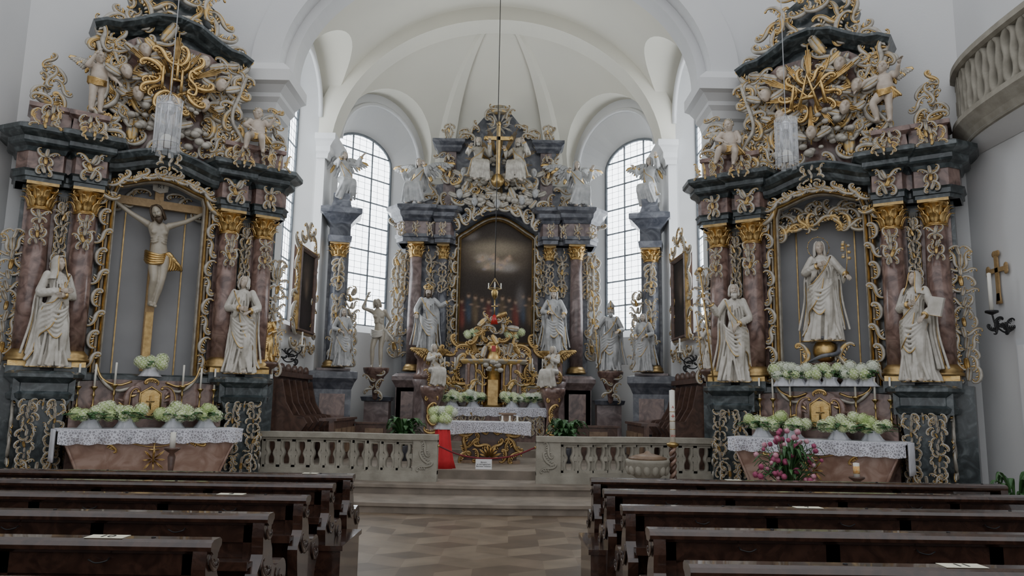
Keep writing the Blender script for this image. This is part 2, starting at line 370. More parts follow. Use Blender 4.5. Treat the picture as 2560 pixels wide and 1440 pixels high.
        for f in(fA,fB): parts.append((ell((f[0],-.22,.03),(.035,.07,.03),8,6),skin))
        for i in range(14):
            a=rd.uniform(-pi*.95,-.05*pi); x,y=math.cos(a),math.sin(a)
            parts.append((tube(sm([(x*.14+cx(1),y*.115,1.05),(x*.19+rd.uniform(-.06,.06),y*.195,.6),(x*.25+rd.uniform(-.1,.1),y*.24,.03)],4),[.012,.022,.032],6),robe))
        for i in range(6):
            x=-.12+.048*i; parts.append((tube(sm([(x*.6+cx(1.4),-.10,1.42),(x*1.1+cx(1.2),-.135,1.22),(x+cx(1.05),-.125,1.06)],3),[.008,.016,.010],5),robe))
    if mantle and not nude:
        sg=1 if rd.random()<.5 else -1
        for i in range(6):
            o=i*.05
            P=sm([(-sg*(.17-.02*i),-.02-.015*i,1.43-.02*i),(-sg*(.06-.01*i),-.135,1.2-o*1.2),(sg*.12,-.185,.98-o*1.4),(sg*.23,-.07,.9-o*1.6),(sg*(.25),.0,.55-o),(sg*(.27+.02*i),.02,.25-.03*i)],5) if not sit else sm([(-sg*.17,-.02,shz),(-sg*.04,-.13,shz-.2-o),(sg*.18,-.12,hipz+.12-o),(sg*.24,-.1,hipz-.1-o),(sg*(.3+.02*i),-.1,hipz-.35)],5)
            parts.append((tube(P,[.020,.026,.028,.030,.036],6,[.03,.035,.045,.035,.03]),robe))
            if i==5 or i==0: ex.add(tube(P+np.array([0,-.042,-.012*(1 if i else -1)]),.010,4),gold)
        if not sit:
            for i in range(6):
                dz=.06*i; P=sm([(-sg*.20,-.02,1.02-.02*i),(-sg*.13,-.16,.92-dz*.8),(sg*.02,-.215,.84-dz*1.25),(sg*.16,-.17,.88-dz),(sg*.22,-.03,.98-.03*i)],4)
                parts.append((tube(P,[.016,.022,.028,.022,.016],6),robe))
            ex.add(tube(P+np.array([0,-.022,-.02]),.010,5),gold)
            for q in(-1,1):
                P=sm([(q*.15,.06,1.42),(q*.23,.08,1.1),(q*.22,.1,.7),(q*(.24+.08*rd.random()),.1,.2)],4)
                parts.append((tube(P,[.05,.065,.075,.065],8,[.04,.05,.05,.05]),robe)); ex.add(tube(P+np.array([q*.072,-.03,0]),.008,4),gold)
                for k in range(3):
                    P2=P+np.array([q*(-.03+.035*k),-.055,0]); P2[:,0]+=q*np.linspace(0,.05*k,len(P2)); parts.append((tube(P2,[.01,.02,.024],5),robe))
    if loin:
        z=hipz
        for i in range(5):
            ex.add(tube(sm([(-.15*fat,0,z+.05-i*.035),(-.08,-.115*fat,z-.0-i*.04),(.06,-.125*fat,z-.02-i*.03),(.15*fat,-.02,z+.04-i*.03),(.13*fat,.09,z+.02-i*.03),(-.08,.11,z-i*.03),(-.15*fat,0,z+.05-i*.035)],4),.026,6),gold)
        for i in range(6):
            ex.add(tube(sm([(.14*fat,-.05,z+.03),(.20+.025*i,-.07-.01*(i%2),z+.03-.03*i),(.22+.035*i,-.05,z-.12-.02*i),(.19+.035*i,-.04,z-.26+.01*i)],4),[.02,.030,.026,.012],6),gold)
    V,F,mm=remesh(parts,vox)
    mb=MB(); mb.V=[np.array(V)]; mb.F=[list(f) for f in F]; mb.n=len(V); mb.m=mm; mb.s=[True]*len(F)
    mb.merge(ex)
    H=tm(head,hs,*[0,0,0])@Euler(hr).to_matrix().to_4x4()
    hd=MB(); hd.add(HEAD,skin)
    for q in(-1,1):
        hd.add(ell((q*.029,-.069,.014),(.012,.009,.008),8,6),'paper_white' if skin!='gilt' else skin); hd.add(ell((q*.029,-.0765,.014),(.0045,.003,.0045),6,5),'ink'); hd.add(ell((q*.074,.005,0),(.01,.02,.028),8,6),skin)
    if hair in('long','short'):
        hd.add(ell((0,.026,.030),(.083,.086,.102),16,12),hairmat)
        L=hairlen if hair=='long' else .03
        for i in range(30):
            a=-.10*pi+1.2*pi*i/29; x,y=math.cos(a)*.08,math.sin(a)*.085+.018
            w_=rd.uniform(.010,.018)
            hd.add(tube(sm([(x*.5,y*.5+.0,.125),(x*1.0,y*.95,.08),(x*1.13,y*1.08,.01),(x*1.12+rd.uniform(-.012,.012),y*1.12,-.06-L*.3),(x*1.1+rd.uniform(-.02,.02),y*1.15,-.06-L*rd.uniform(.6,1))],3),[.012,w_,.019,.016,.006],5),hairmat)
    if hair=='curly':
        hd.add(ell((0,.026,.030),(.080,.084,.098),14,10),hairmat)
        for i in range(70):
            a=rd.uniform(-.1*pi,1.1*pi); p=rd.uniform(-.3,1.5); hd.add(ell((.085*math.cos(p)*math.cos(a),.02+.09*math.cos(p)*math.sin(a),.03+.1*math.sin(p)),rd.uniform(.014,.022),6,5),hairmat)
    if hair=='veil':
        prof=[(-.26,.20,.13,1.0),(-.19,.16,.125,1.0),(-.13,.122,.12,1.05),(-.08,.108,.12,1.15),(0,.103,.12,1.2),(.06,.098,.112,1.15),(.10,.082,.098,.95),(.13,.05,.06,.6)]
        NN=26; VV=[]
        for layer in(0,.010):
            for z,a,b,op in prof:
                for j in range(NN):
                    t=-pi/2+op*.62+(2*pi-2*op*.62)*j/(NN-1)
                    f=1+.05*math.sin(9*t+z*20)*(1 if z<-.1 else .4)
                    VV.append(((a-layer)*f*math.cos(t),.03+(b-layer)*f*math.sin(t),z-layer*.5))
        n1=len(prof)*NN; F1=grid_faces(len(prof),NN,False); F2=[tuple(i+n1 for i in f[::-1]) for f in F1]
        hd.add((VV,F1+F2),robe); hd.add(ell((0,.03,.108),(.07,.08,.035),14,8),robe)
        for e in(0,NN-1):
            ed=[np.array(VV[i*NN+e]) for i in range(len(prof))]; hd.add(tube(ed,.010,6),gold)
        hd.add(tube([VV[(len(prof)-2)*NN],(0,-.078,.112),VV[(len(prof)-2)*NN+NN-1]],.012,6),robe)
    if extra=='beard':
        for i in range(17):
            a=-pi+pi*i/16; x=math.cos(a)*.052; y=math.sin(a)*.068-.022
            hd.add(tube(sm([(x*1.05,y*.95,-.045-.015*abs(math.sin(a))),(x*.95,y*1.12,-.095),(x*.5+rd.uniform(-.006,.006),y*1.05-.01,-.16)],3),[.010,.018,.006],5),hairmat)
        for q in(-1,1): hd.add(tube(sm([(0,-.104,-.038),(q*.02,-.098,-.044),(q*.038,-.08,-.062)],3),[.006,.008,.004],5),hairmat)
    if crown:
        hd.add(lathe([(.085,.07),(.09,.075),(.095,.10),(.085,.10)],16),'gilt')
        for i in range(8):
            a=2*pi*i/8; hd.add(tube(sm([(.09*math.cos(a),.09*math.sin(a)+.01,.09),(.12*math.cos(a),.12*math.sin(a)+.01,.15),(.05*math.cos(a),.05*math.sin(a)+.01,.2),(0,.01,.21)],3),.010,5),'gilt')
        hd.add(ell((0,.01,.23),.022,8,6),'gilt')
    if mitre:
        hd.add(prism([(-.09,.06),(.09,.06),(.105,.15),(0,.30),(-.105,.15)],-.055,-.035),robe); hd.add(prism([(-.09,.06),(.09,.06),(.105,.15),(0,.30),(-.105,.15)],.05,.07),robe)
        hd.add(box(-.012,.012,-.065,-.05,.06,.27),'gilt'); hd.add(lathe([(.088,.055),(.095,.06),(.09,.09)],16),'gilt')
    if halo:
        hd.add(tube([(.19*math.cos(t),.09,.03+.19*math.sin(t)) for t in np.linspace(0,2*pi,25)],.004,5),'gilt')
        for t in np.linspace(0,2*pi,13)[:-1]: hd.add(ell((.19*math.cos(t),.085,.03+.19*math.sin(t)),.014,6,4),'gilt')
    mb.merge(hd,H)
    if wings:
        wm=wingm or robe; W=wings
        for q in(-1,1):
            arm=sm([(q*.05,.10,shz-.10),(q*.16,.16,shz+.10),(q*.34*W,.2,shz+.22*W),(q*.50*W,.24,shz+.20*W)],5); mb.add(tube(arm,[.05,.05,.04,.02],8,.03,B=(0,1,0)),wm)
            for rw,(L0,n_) in enumerate(((.52,11),(.30,10),(.16,9))):
                for i in range(n_):
                    t=i/(n_-1); b0=arm[int(round((1-t)*(len(arm)-1)))]+np.array([0,-.018*rw-.005,0]); a=math.radians(5-80*t); L=L0*(1-.35*t)*W
                    d=np.array([q*math.cos(a),.12,math.sin(a)])
                    mb.add(tube([b0,b0+d*L*.5,b0+d*L*.88+np.array([0,0,-.02]),b0+d*L+np.array([0,0,-.05])],[.03,.05,.045,.012],6,.012,B=(0,1,0)),wm if (i+rw)%4 or rw==2 else gold)
    return mb.obj(name,parent,M)
# ------------------------------------------------------------------ small props
def floret_head(mb,M,mat,r=.1,n=60,seed=0):
    rd=random.Random(seed); o=MB()
    V=[];F=[]
    for i in range(n):
        z=1-2*(i+.5)/n; a=i*2.39996; q=math.sqrt(1-z*z); d=Vector((q*math.cos(a),q*math.sin(a),z)); c=d*r*rd.uniform(.92,1.05)
        t=d.orthogonal().normalized(); t=Matrix.Rotation(rd.random()*3,3,d)@t; u=d.cross(t); s=r*.24
        for k in range(4):
            e=[t,u,-t,-u][k]; f=[u,-t,-u,t][k]
            b=len(V); V+= [tuple(c),tuple(c+e*s*.6+f*s*.35+d*s*.2),tuple(c+e*s+d*s*.1),tuple(c+e*s*.6-f*s*.35+d*s*.2)]; F.append((b,b+1,b+2,b+3))
    o.add((V,F),mat,smooth=False); o.add(ell((0,0,0),r*.86,8,6),'petal_green' if mat=='petal' else mat); mb.merge(o,M)
def leafplant(mb,x,y,z,n,R,h,seed=0,mat='leaf_green',w=.05):
    rd=random.Random(seed)
    for i in range(n):
        a=rd.uniform(0,6.28); l=R*rd.uniform(.5,1); c,s=math.cos(a),math.sin(a); hh=h*rd.uniform(.3,1)
        P=sm([(x,y,z),(x+c*l*.4,y+s*l*.4,z+hh*.8),(x+c*l*.8,y+s*l*.8,z+hh),(x+c*l,y+s*l,z+hh*.8)],3)
        mb.add(tube(P,[.006,w*.3,w,w*.8,.005],5,.004,B=(0,0,1)),mat)
def hydrangea(name,M,w=.6,n=7,mats=('petal','petal_green'),seed=0,pot=True):
    mb=MB(); rd=random.Random(seed)
    for i in range(n):
        x=-w/2+w*(i+.5)/n+rd.uniform(-.03,.03); r=rd.uniform(.085,.11)
        floret_head(mb,tm((x,rd.uniform(-.08,.08),.27+rd.uniform(-.04,.08)-abs(x)*.15)),rd.choice(mats),r,64,seed*10+i)
        if i%2==0: floret_head(mb,tm((x*.8,rd.uniform(-.14,-.06),.19)),rd.choice(mats),r*.9,56,seed*13+i)
    for k in(-1,1) if w>.45 else (0,):
        leafplant(mb,k*w*.25,0,.08,34,w*.44,.18,seed+k+3,w=.055)
        if pot:
            V,F=loft([(0,0,0,.16,.13,.25,1),(0,0,.04,.13,.11,.2,1.3),(0,0,.10,.10,.10,.1,1.5),(0,0,.15,.12,.12,.15,2)],30,(7,11)); mb.add((V,F),'linen',tm((k*w*.25,0,0)))
    return mb.obj(name,None,M)
def candlestick(name,M,hs=.42,hc=.32,r=.016):
    mb=MB(); s=hs/.42
    mb.add(lathe([(.075,0),(.075,.012),(.05,.03),(.022,.05),(.016,.08),(.03,.11),(.014,.14),(.012,.25),(.026,.28),(.014,.31),(.014,.36),(.045,.40),(.05,.42),(.01,.42)],14),'brass',tm(s=(1,1,s)))
    mb.add(lathe([(r,hs),(r,hs+hc),(r*.5,hs+hc+.006)],10),'wax'); mb.add(tube([(0,0,hs+hc),(0.002,0,hs+hc+.02)],.002,4),'ink'); return mb.obj(name,None,M)
def text(s,loc,size,mat,rot=(pi/2,0,0),name='lettering',parent=None):
    c=bpy.data.curves.new(name,'FONT'); c.body=s; c.size=size; c.align_x='CENTER'; c.align_y='CENTER'; c.extrude=.0008; c.materials.append(MATS[mat])
    o=bpy.data.objects.new(name,c); SC.collection.objects.link(o); o.location=loc; o.rotation_euler=rot
    if parent: o.parent=parent
    return o
def canvas(w,h,blobs,base,nx=110,nz=180,seed=0,topcut=None):
    rd=np.random.RandomState(seed); xs=np.linspace(-w/2,w/2,nx); zs=np.linspace(0,h,nz); X,Z=np.meshgrid(xs,zs)
    C=np.zeros((nz,nx,3)); C[:]=base
    for (cx,cz,sx,sz,col,al) in blobs:
        g=np.exp(-(((X/w*2-cx)/sx)**2+((Z/h-cz)/sz)**2)**1.3)[...,None]*al; C=C*(1-g)+np.array(col)*g
    C*= (1+.25*(rd.rand(nz,nx,1)-.5)); 
    V=[(x,0,z) for z in zs for x in xs]; F=grid_faces(nz,nx,False)
    if topcut is not None: V=[(x,0,z if z<h*.8 else h*.8+(z-h*.8)*(topcut(x)-h*.8)/(h*.2)) for x,y,z in V]
    return V,F,C.reshape(-1,3)
def canvasobj(name,parent,M,*a,**k):
    V,F,C=canvas(*a,**k); mb=MB(); mb.add((V,F),'oil_painting'); o=mb.obj(name,parent,M)
    at=o.data.color_attributes.new('paint','FLOAT_COLOR','POINT'); at.data.foreach_set('color',np.hstack([C,np.ones((len(C),1))]).ravel()); return o
# ================================================================== ROOM SHELL
def archpts(s0,s1,spring,rise,n=16):
    c=(s0+s1)/2; a=(s1-s0)/2; return [(c-a*math.cos(pi*i/n),spring+rise*math.sin(pi*i/n)) for i in range(n+1)]
WIN=[0]
def arch_wall(name,p0,p1,z0,z1,s0,s1,sill,spring,rise,depth=.45,splay0=.28,splay1=.28,splayt=.3,gsp=None,mat='plaster'):
    p0=np.array(p0,float);p1=np.array(p1,float); L=np.linalg.norm(p1-p0); d=(p1-p0)/L; o=np.array([-d[1],d[0]])
    W=lambda s,z,q=0:(*(p0+d*s+o*q),z)
    mb=MB(); V=[];F=[]; gsp=gsp or spring
    def q4(a,b,c,e): k=len(V); V.extend([a,b,c,e]); F.append((k,k+1,k+2,k+3))
    q4(W(0,z0),W(s0,z0),W(s0,z1),W(0,z1)); q4(W(s1,z0),W(L,z0),W(L,z1),W(s1,z1)); q4(W(s0,z0),W(s1,z0),W(s1,sill),W(s0,sill))
    A=archpts(s0,s1,spring,rise); 
    for i in range(len(A)-1): q4(W(*A[i]),W(*A[i+1]),W(A[i+1][0],z1),W(A[i][0],z1))
    g0=s0+splay0; g1=s1-splay1; gr=spring+rise-splayt-gsp
    B=archpts(g0,g1,gsp,gr); O=[(s0,sill)]+A+[(s1,sill)]; I=[(g0,sill+.25)]+B+[(g1,sill+.25)]
    for i in range(len(O)-1): q4(W(*O[i]),W(*O[i+1]),W(*I[i+1],depth),W(*I[i],depth))
    q4(W(*O[-1]),W(*O[0]),W(*I[0],depth),W(*I[-1],depth))
    mb.add((V,F),mat,smooth=False)
    mb.add(tube([W(*p,-.03) for p in A],.06,5),mat)
    mb.obj(name)
    WIN[0]+=1; wb=MB(); n=len(I); wb.add(([W(*p,depth+.02) for p in I],[tuple(range(n))]),'window_glass',smooth=False)
    gw=g1-g0; zb=sill+.25; zt=gsp+gr
    def top(s): t=(s-(g0+g1)/2)/(gw/2); return gsp+gr*math.sqrt(max(0,1-t*t))
    nb=9
    for i in range(nb+1):
        s=g0+gw*i/nb; s=min(max(s,g0+.02),g1-.02); big=i in(0,3,6,9)
        wb.add(tube([W(s,zb,depth),W(s,top(s),depth)],.024 if big else .006,4),'lead')
    z=zb; k=0
    while z<zt-.1:
        hw=gw/2 if z<gsp else gw/2*math.sqrt(max(0,1-((z-gsp)/gr)**2)); c=(g0+g1)/2
        wb.add(tube([W(c-hw,z,depth),W(c+hw,z,depth)],.024 if k%4==0 else .006,4),'lead'); z+=.17; k+=1
    wb.add(tube([W(*p,depth) for p in I],.045,5),'lead')
    wb.obj('window_%d'%WIN[0])
CW=4.3; YA=14.0; YB=14.8; YC=18.6; YE=21.5; XE=2.0
arch_wall('wall_apse_left',(-CW,YC),(-XE,YE),.3,10.6,.35,3.2,3.4,8.35,1.3,.5,.15,.6,.78,8.2)
arch_wall('wall_apse_right',(XE,YE),(CW,YC),.3,10.6,.5,3.35,3.4,8.35,1.3,.5,.6,.15,.78,8.2)
arch_wall('wall_chancel_left',(-CW,YB),(-CW,YC),.3,10.6,.35,2.75,3.2,8.4,1.15,.45,.25,.25,.3)
arch_wall('wall_chancel_right',(CW,YC),(CW,YB),.3,10.6,1.05,3.45,3.2,8.4,1.15,.45,.25,.25,.3)
mb=MB(); mb.add(box(-XE-.02,XE+.02,YE,YE+.3,.3,10.6),'plaster',smooth=False); mb.obj('wall_apse_back')
def boolblock(name,blk,cutters,mat):
    a=MB(); a.add(blk,mat,smooth=False); ob=a.obj(name)
    cs=[]
    for c in cutters:
        k=MB(); k.add(c,mat); co=k.obj('cut'); cs.append(co); m=ob.modifiers.new('b','BOOLEAN'); m.operation='DIFFERENCE'; m.object=co; m.solver='EXACT'
    dg=bpy.context.evaluated_depsgraph_get(); me=bpy.data.meshes.new_from_object(ob.evaluated_get(dg)); ob.modifiers.clear(); ob.data=me
    for c in cs: bpy.data.objects.remove(c)
    me.polygons.foreach_set('use_smooth',[True]*len(me.polygons))
    try: me.set_sharp_from_angle(angle=math.radians(35))
    except Exception: pass
    return ob
def tunnel(p0,p1,s0,s1,spring,rise,back,front):
    p0=np.array(p0,float);p1=np.array(p1,float); d=(p1-p0)/np.linalg.norm(p1-p0); o=np.array([-d[1],d[0]])
    A=[(s0,7.0)]+archpts(s0,s1,spring,rise,24)+[(s1,7.0)]; n=len(A)
    V=[(*(p0+d*s+o*back),z) for s,z in A]+[(*(p0+d*s-o*front),z) for s,z in A]
    return V,[tuple(range(n)),tuple(range(2*n-1,n-1,-1))]+[(i,i+n,(i+1)%n+n,(i+1)%n) for i in range(n)]
boolblock('ceiling_apse',box(-6,6,17.9,24,7.9,13),[ell((0,17.6,7.5),(4.42,4.15,3.85),64,33),
   tunnel((-CW,YC),(-XE,YE),.15,3.45,8.35,1.6,6,3),tunnel((XE,YE),(CW,YC),.25,3.55,8.35,1.6,6,3)],'plaster_vault')
barrel=prism([(4.3*math.cos(t),7.4+3.95*math.sin(t)) for t in np.linspace(0,pi,41)],14,18.6)
boolblock('ceiling_chancel',box(-6,6,14.75,17.9,7.9,13),[barrel,tunnel((-CW,YB),(-CW,YC),.1,3.0,8.4,1.45,3,3),tunnel((CW,YC),(CW,YB),.8,3.7,8.4,1.45,3,3)],'plaster_vault')
mb=MB()
def bandarc(rx,rz,zc,y0,y1,th):
    T=np.linspace(0,pi,49); V=[];
    for t in T:
        c,s=math.cos(t),math.sin(t)
        for (k,y) in((0,y0),(0,y1),(th,y1),(th,y0)): V.append(((rx+k)*c,y,zc+(rz+k)*s))
    return V,grid_faces(49,4)
mb.add(bandarc(4.0,3.45,7.55,17.55,18.25,.5),'plaster_vault',smooth=False)
mb.obj('trim_1')
mb=MB()
for ph in(-24,24):
    a=math.radians(ph); P=[]
    for ps in np.linspace(.15,1.42,22): P.append((4.40*math.sin(a)*math.cos(ps),17.6+4.13*math.cos(a)*math.cos(ps),7.5+3.83*math.sin(ps)))
    mb.add(tube(P,[.42,.32,.18,.05],4,.05,B=(math.sin(a)*.1,-.7,-.7)),'plaster_vault',smooth=False)
mb.obj('trim_2')
mb=MB()
pr=[(0,7.35),(.05,7.35),(.07,7.45),(.12,7.5),(.12,7.62),(.2,7.72),(.26,7.76),(.26,7.9),(0,7.95)]
for q in(-1,1):
    for (y0,y1) in((17.5,18.3),):
        x=q*CW; p=[(x,y1),(x-q*.22,y1),(x-q*.22,y0),(x,y0)] if q<0 else [(x,y0),(x-.22,y0),(x-.22,y1),(x,y1)]
        p=p[::-1]
        mb.add(mold(p,pr),'plaster',smooth=False)
        mb.add(box(min(x,x-q*.2),max(x,x-q*.2),y0,y1,.45,7.4),'plaster',smooth=False)
mb.obj('trim_3')
mb=MB(); hw=4.3; zs=8.0; rise=3.1
for q in(-1,1):
    x0,x1=sorted((q*hw,q*8.2)); mb.add(box(x0,x1,YA,YB,0,zs),'plaster',smooth=False)
T=np.linspace(0,pi,41); V=[];F=[]
for t in T:
    x,z=hw*math.cos(t),zs+rise*math.sin(t)
    V+=[(x,YA,z),(x,YB,z),(x,YA,13),(x,YB,13)]
for i in range(40):
    k=4*i; F+=[(k,k+1,k+5,k+4),(k,k+4,k+6,k+2),(k+1,k+3,k+7,k+5)]
mb.add((V,F),'plaster',smooth=False)
for q in(-1,1):
    x0,x1=sorted((q*hw,q*8.2)); mb.add(box(x0,x1,YA,YB,zs,13),'plaster',smooth=False)
mb.obj('wall_triumphal_arch')
mb=MB(); mb.add(bandarc(4.18,2.98,zs,YA-.1,YA+.25,.55),'plaster',smooth=False); mb.add(bandarc(4.0,2.8,zs,YA+.25,YB-.05,.35),'plaster',smooth=False); mb.obj('trim_4')
pr=[(0,6.55),(.05,6.55),(.08,6.68),(.02,6.72),(.02,7.08),(.10,7.12),(.14,7.26),(.22,7.34),(.22,7.42),(.34,7.54),(.44,7.58),(.44,7.80),(.38,7.88),(.26,8.0),(0,8.05)]
for q in(-1,1):
    mb=MB(); p=[(-8,YA),(-hw,YA),(-hw,YB)]
    V,F=mold(p,pr); 
    if q>0: V=[(-x,y,z) for x,y,z in V]
    mb.add((V,F),'plaster',smooth=False)
    mb.add(box(*sorted((q*(hw+.02),q*(hw-.14))),YA+.15,YB-.1,.3,6.6),'plaster',smooth=False)
    mb.obj('trim_5' if q<0 else 'trim_6')
XW=7.8
for q,nm in((-1,'left'),(1,'right')):
    mb=MB(); P=[(q*5.7,14.02),(q*XW,12.0),(q*XW,2.0)]
    V=[]
    for i,(x,y) in enumerate(P): V+=[(x,y,0),(x,y,13)]
    F=[(0,1,3,2),(2,3,5,4)]; V+=[(q*(XW+.3),2.0,0),(q*(XW+.3),2.0,13),(q*(XW+.3),14,0),(q*(XW+.3),14,13)]; F+=[(4,5,7,6),(6,7,9,8)]
    mb.add((V,F),'plaster',smooth=False); mb.obj('wall_nave_'+nm)
mb=MB(); a=.42; hx=a*math.sqrt(3)/2
for i in range(-12,13):
    for j in range(-8,26):
        cx_=i*hx*2+(hx if j%2 else 0); cy=j*a*1.5
        if abs(cx_)>8.2 or cy<-2 or cy>13.2: continue
        c=(cx_,cy,0); h=[(cx_+a*math.sin(k*pi/3),cy+a*math.cos(k*pi/3),0) for k in range(6)]
        for k,(p,q_,r_) in enumerate(((0,1,2),(2,3,4),(4,5,0))):
            mb.add(([c,h[p],h[q_],h[r_]],[(0,3,2,1)]),'floor_tile_%d'%((k+ (1 if random.random()<.25 else 0))%3),smooth=False)
mb.add(box(-8.1,8.1,-3,14.2,-.2,-.004),'step_stone',smooth=False)
mb.obj('floor')
def stepslab(yc,ys):
    P=[]
    for x in np.linspace(-7.75,7.75,41):
        t=abs(x); b=yc if t<2.2 else (ys if t>3.4 else yc+(ys-yc)*(.5-.5*math.cos(pi*(t-2.2)/1.2)))
        P.append((x,b-.12*math.cos(min(t/2.2,1)*pi/2)))
    return P
mb=MB()
for yc,ys,z0,z1 in((11.8,11.2,-.02,.15),(12.95,12.3,.15,.30)):
    P=stepslab(yc,ys); mb.add(slab(P+[(7.75,14.0),(-7.75,14.0)],z0,z1-.05),'step_stone',smooth=False)
    P2=[(x,y-.04) for x,y in P]; mb.add(slab(P2+[(7.75,14.0),(-7.75,14.0)],z1-.05,z1),'step_stone',smooth=False)
mb.obj('sanctuary_step')
mb=MB(); mb.add(box(-4.28,4.28,13.95,14.85,.2,.45),'step_stone',smooth=False); mb.add(box(-4.7,4.7,14.85,21.8,.2,.45),'step_stone',smooth=False); mb.obj('floor_chancel')
mb=MB(); mb.add(box(-2.6,2.6,17.4,20.6,.45,.6),'step_stone',smooth=False); mb.add(box(-2.3,2.3,17.75,20.6,.6,.75),'step_stone',smooth=False); mb.obj('high_altar_steps')
# ================================================================== SIDE ALTARS
ZK=[0,4.55,5.05,6.08,9.5]; ZV=[0,4.48,4.93,5.80,9.15]
def warp(V): V[:,2]=np.interp(V[:,2],ZK,ZV); return V
def zw(z): return float(np.interp(z,ZK,ZV))
def side_altar(q):
    fr=Matrix.Translation((q*5.68,12.75,0))@Matrix.Rotation(-q*math.radians(34),4,'Z'); E=empty('side_altar',fr); MR=Matrix.Diagonal((-q,1,1,1))
    A=MB(); O=MB(); bk='marble_black'; rd_='marble_red'
    A.add(box(-2.1,2.1,-1.75,.4,.28,.36),'step_stone',smooth=False)
    A.add(box(-2.1,2.1,-.1,.4,.32,2.05),bk,smooth=False)
    for s in(-1,1):
        A.add(box(*sorted((s*.8,s*2.0)),.0,.4,2.0,5.1),bk,smooth=False)
        A.add(box(*sorted((s*.92,s*1.32)),-.06,.02,2.1,4.9),rd_,smooth=False)
        A.add(box(*sorted((s*1.52,s*1.95)),-.06,.02,2.1,4.9),rd_,smooth=False)
        c=s*1.45
        A.add(prism([(c-.34,.32),(c+.34,.32),(c+.30,.6),(c+.22,1.0),(c+.30,1.5),(c+.36,1.63),(c-.36,1.63),(c-.30,1.5),(c-.22,1.0),(c-.30,.6)],-.62,0),bk,smooth=False)
        pp=[(0,1.60),(.03,1.62),(.05,1.70),(0,1.74),(0,1.86),(.06,1.92),(.10,1.95),(.10,2.0),(.04,2.04),(-.02,2.05),(-.3,2.05),(-.3,1.6)]
        A.add(mold([(c-.42,.1),(c-.42,-.45),(c-.3,-.62),(c+.3,-.62),(c+.42,-.45),(c+.42,.1)],pp),bk,smooth=False)
        A.add(box(c-.40,c+.40,-.6,.0,1.6,2.04),bk,smooth=False)
        bouquet_orn(O,c-.17,-.66,1.05,.34,1.1,5,dens=1.7); bouquet_orn(O,c+.17,-.66,1.05,.34,1.1,6,dens=1.7); bouquet_orn(O,c,-.7,.55,.7,.3,8,dens=3); bouquet_orn(O,c,-.66,1.55,.6,.16,9,dens=3)
        for k in range(6): put(O,'S' if k%2 else 'C',tm((c-.36,-.35,.5+.2*k),.34,rz=pi/2,ry=.4*k),'silvered','gilt'); put(O,'S' if k%2 else 'C',tm((c+.36,-.35,.5+.2*k),.34,rz=-pi/2,ry=.4*k),'silvered','gilt')
        for (x,y) in((s*1.12,-.2),(s*1.74,-.12)):
            A.add(box(x-.22,x+.22,y-.22,y+.2,1.95,2.12),bk,smooth=False); A.add(box(x-.2,x+.2,y-.2,y+.18,2.12,2.2),'gilt',smooth=False)
            column(A,O,x,y,2.2,5.05,.175,rd_)
            bouquet_orn(O,x,y-.19,4.28,.26,.55,3)
        bouquet_orn(O,s*2.04,-.1,3.2,.42,2.1,11,dens=1.1); bouquet_orn(O,s*1.43,-.16,4.0,.22,1.5,12)
        bouquet_orn(O,s*1.43,-.2,2.8,.36,.7,17); 
        for k in range(6): O.add(tube([(s*(1.36+.03*k),-.1,2.3),(s*(1.36+.03*k),-.1,4.9)],.008,4),'gilt' if k in(0,5) else 'silvered')
    path=symn([(-2.12,.4),(-2.12,-.12),(-1.98,-.34),(-1.5,-.34),(-1.46,-.2),(-1.38,-.2),(-1.34,-.42),(-.90,-.42),(-.82,-.1)])
    hl=path[:9]; hr_=[(-x,y) for x,y in hl[::-1]]
    for pth in(hl,hr_):
        A.add(mold(pth,[(-.3,5.05),(.0,5.05),(.0,5.12),(.03,5.13),(.03,5.22),(.06,5.26),(-.3,5.26)]),bk,smooth=False)
        A.add(mold(pth,[(-.3,5.26),(0,5.26),(.0,5.62),(-.3,5.62)]),rd_,smooth=False)
        A.add(mold(pth,[(-.3,5.60),(.02,5.60),(.05,5.68),(.12,5.72),(.14,5.76),(.14,5.84),(.24,5.90),(.27,5.94),(.27,6.02),(.2,6.06),(-.3,6.08)]),bk,smooth=False)
    A.add(box(-2.1,-.8,-.15,.4,5.05,6.05),bk,smooth=False); A.add(box(.8,2.1,-.15,.4,5.05,6.05),bk,smooth=False)
    for s in(-1,1):
        for x in(1.12,1.74): bouquet_orn(O,s*x,-.48 if x<1.5 else -.40,5.42,.30,.46,21)
        bouquet_orn(O,s*1.15,-.72,5.98,.6,.24,33,dens=3,a='silvered_gold'); bouquet_orn(O,s*1.8,-.6,6.12,.55,.3,34,dens=3,a='silvered_gold')
    ap=[(x,5.36+.34*math.cos(x/.86*pi/2)**1.3+.1*(abs(x)/.86)**3) for x in np.linspace(-.86,.86,21)]
    A.add(amold([(x,z+.02) for x,z in ap],[(0,.0),(0,-.28),(-.06,-.32),(-.14,-.34),(-.2,-.44),(-.3,-.48),(-.34,-.48),(-.36,.3),(0,.3)]),bk,smooth=False)
    A.add(prism([(-.86,5.95)]+[(x,z+.1) for x,z in ap]+[(.86,5.95)],-.05,.4),rd_,smooth=False)
    fpath=[(-.79,2.02),(-.79,5.1)]+[(x*.94,z-.13) for x,z in ap[1:-1]]+[(.79,5.1),(.79,2.02)]
    for o_,mt,y_ in((.0,'silvered',-.14),(.05,'gilt',-.17),(-.05,'gilt',-.17),(.085,'silvered',-.10)):
        A.add(amold([(x,z) for x,z in fpath],[(o_-.02,0),(o_-.018,y_),(o_+.0,y_-.02),(o_+.018,y_),(o_+.02,0)]),mt,smooth=False)
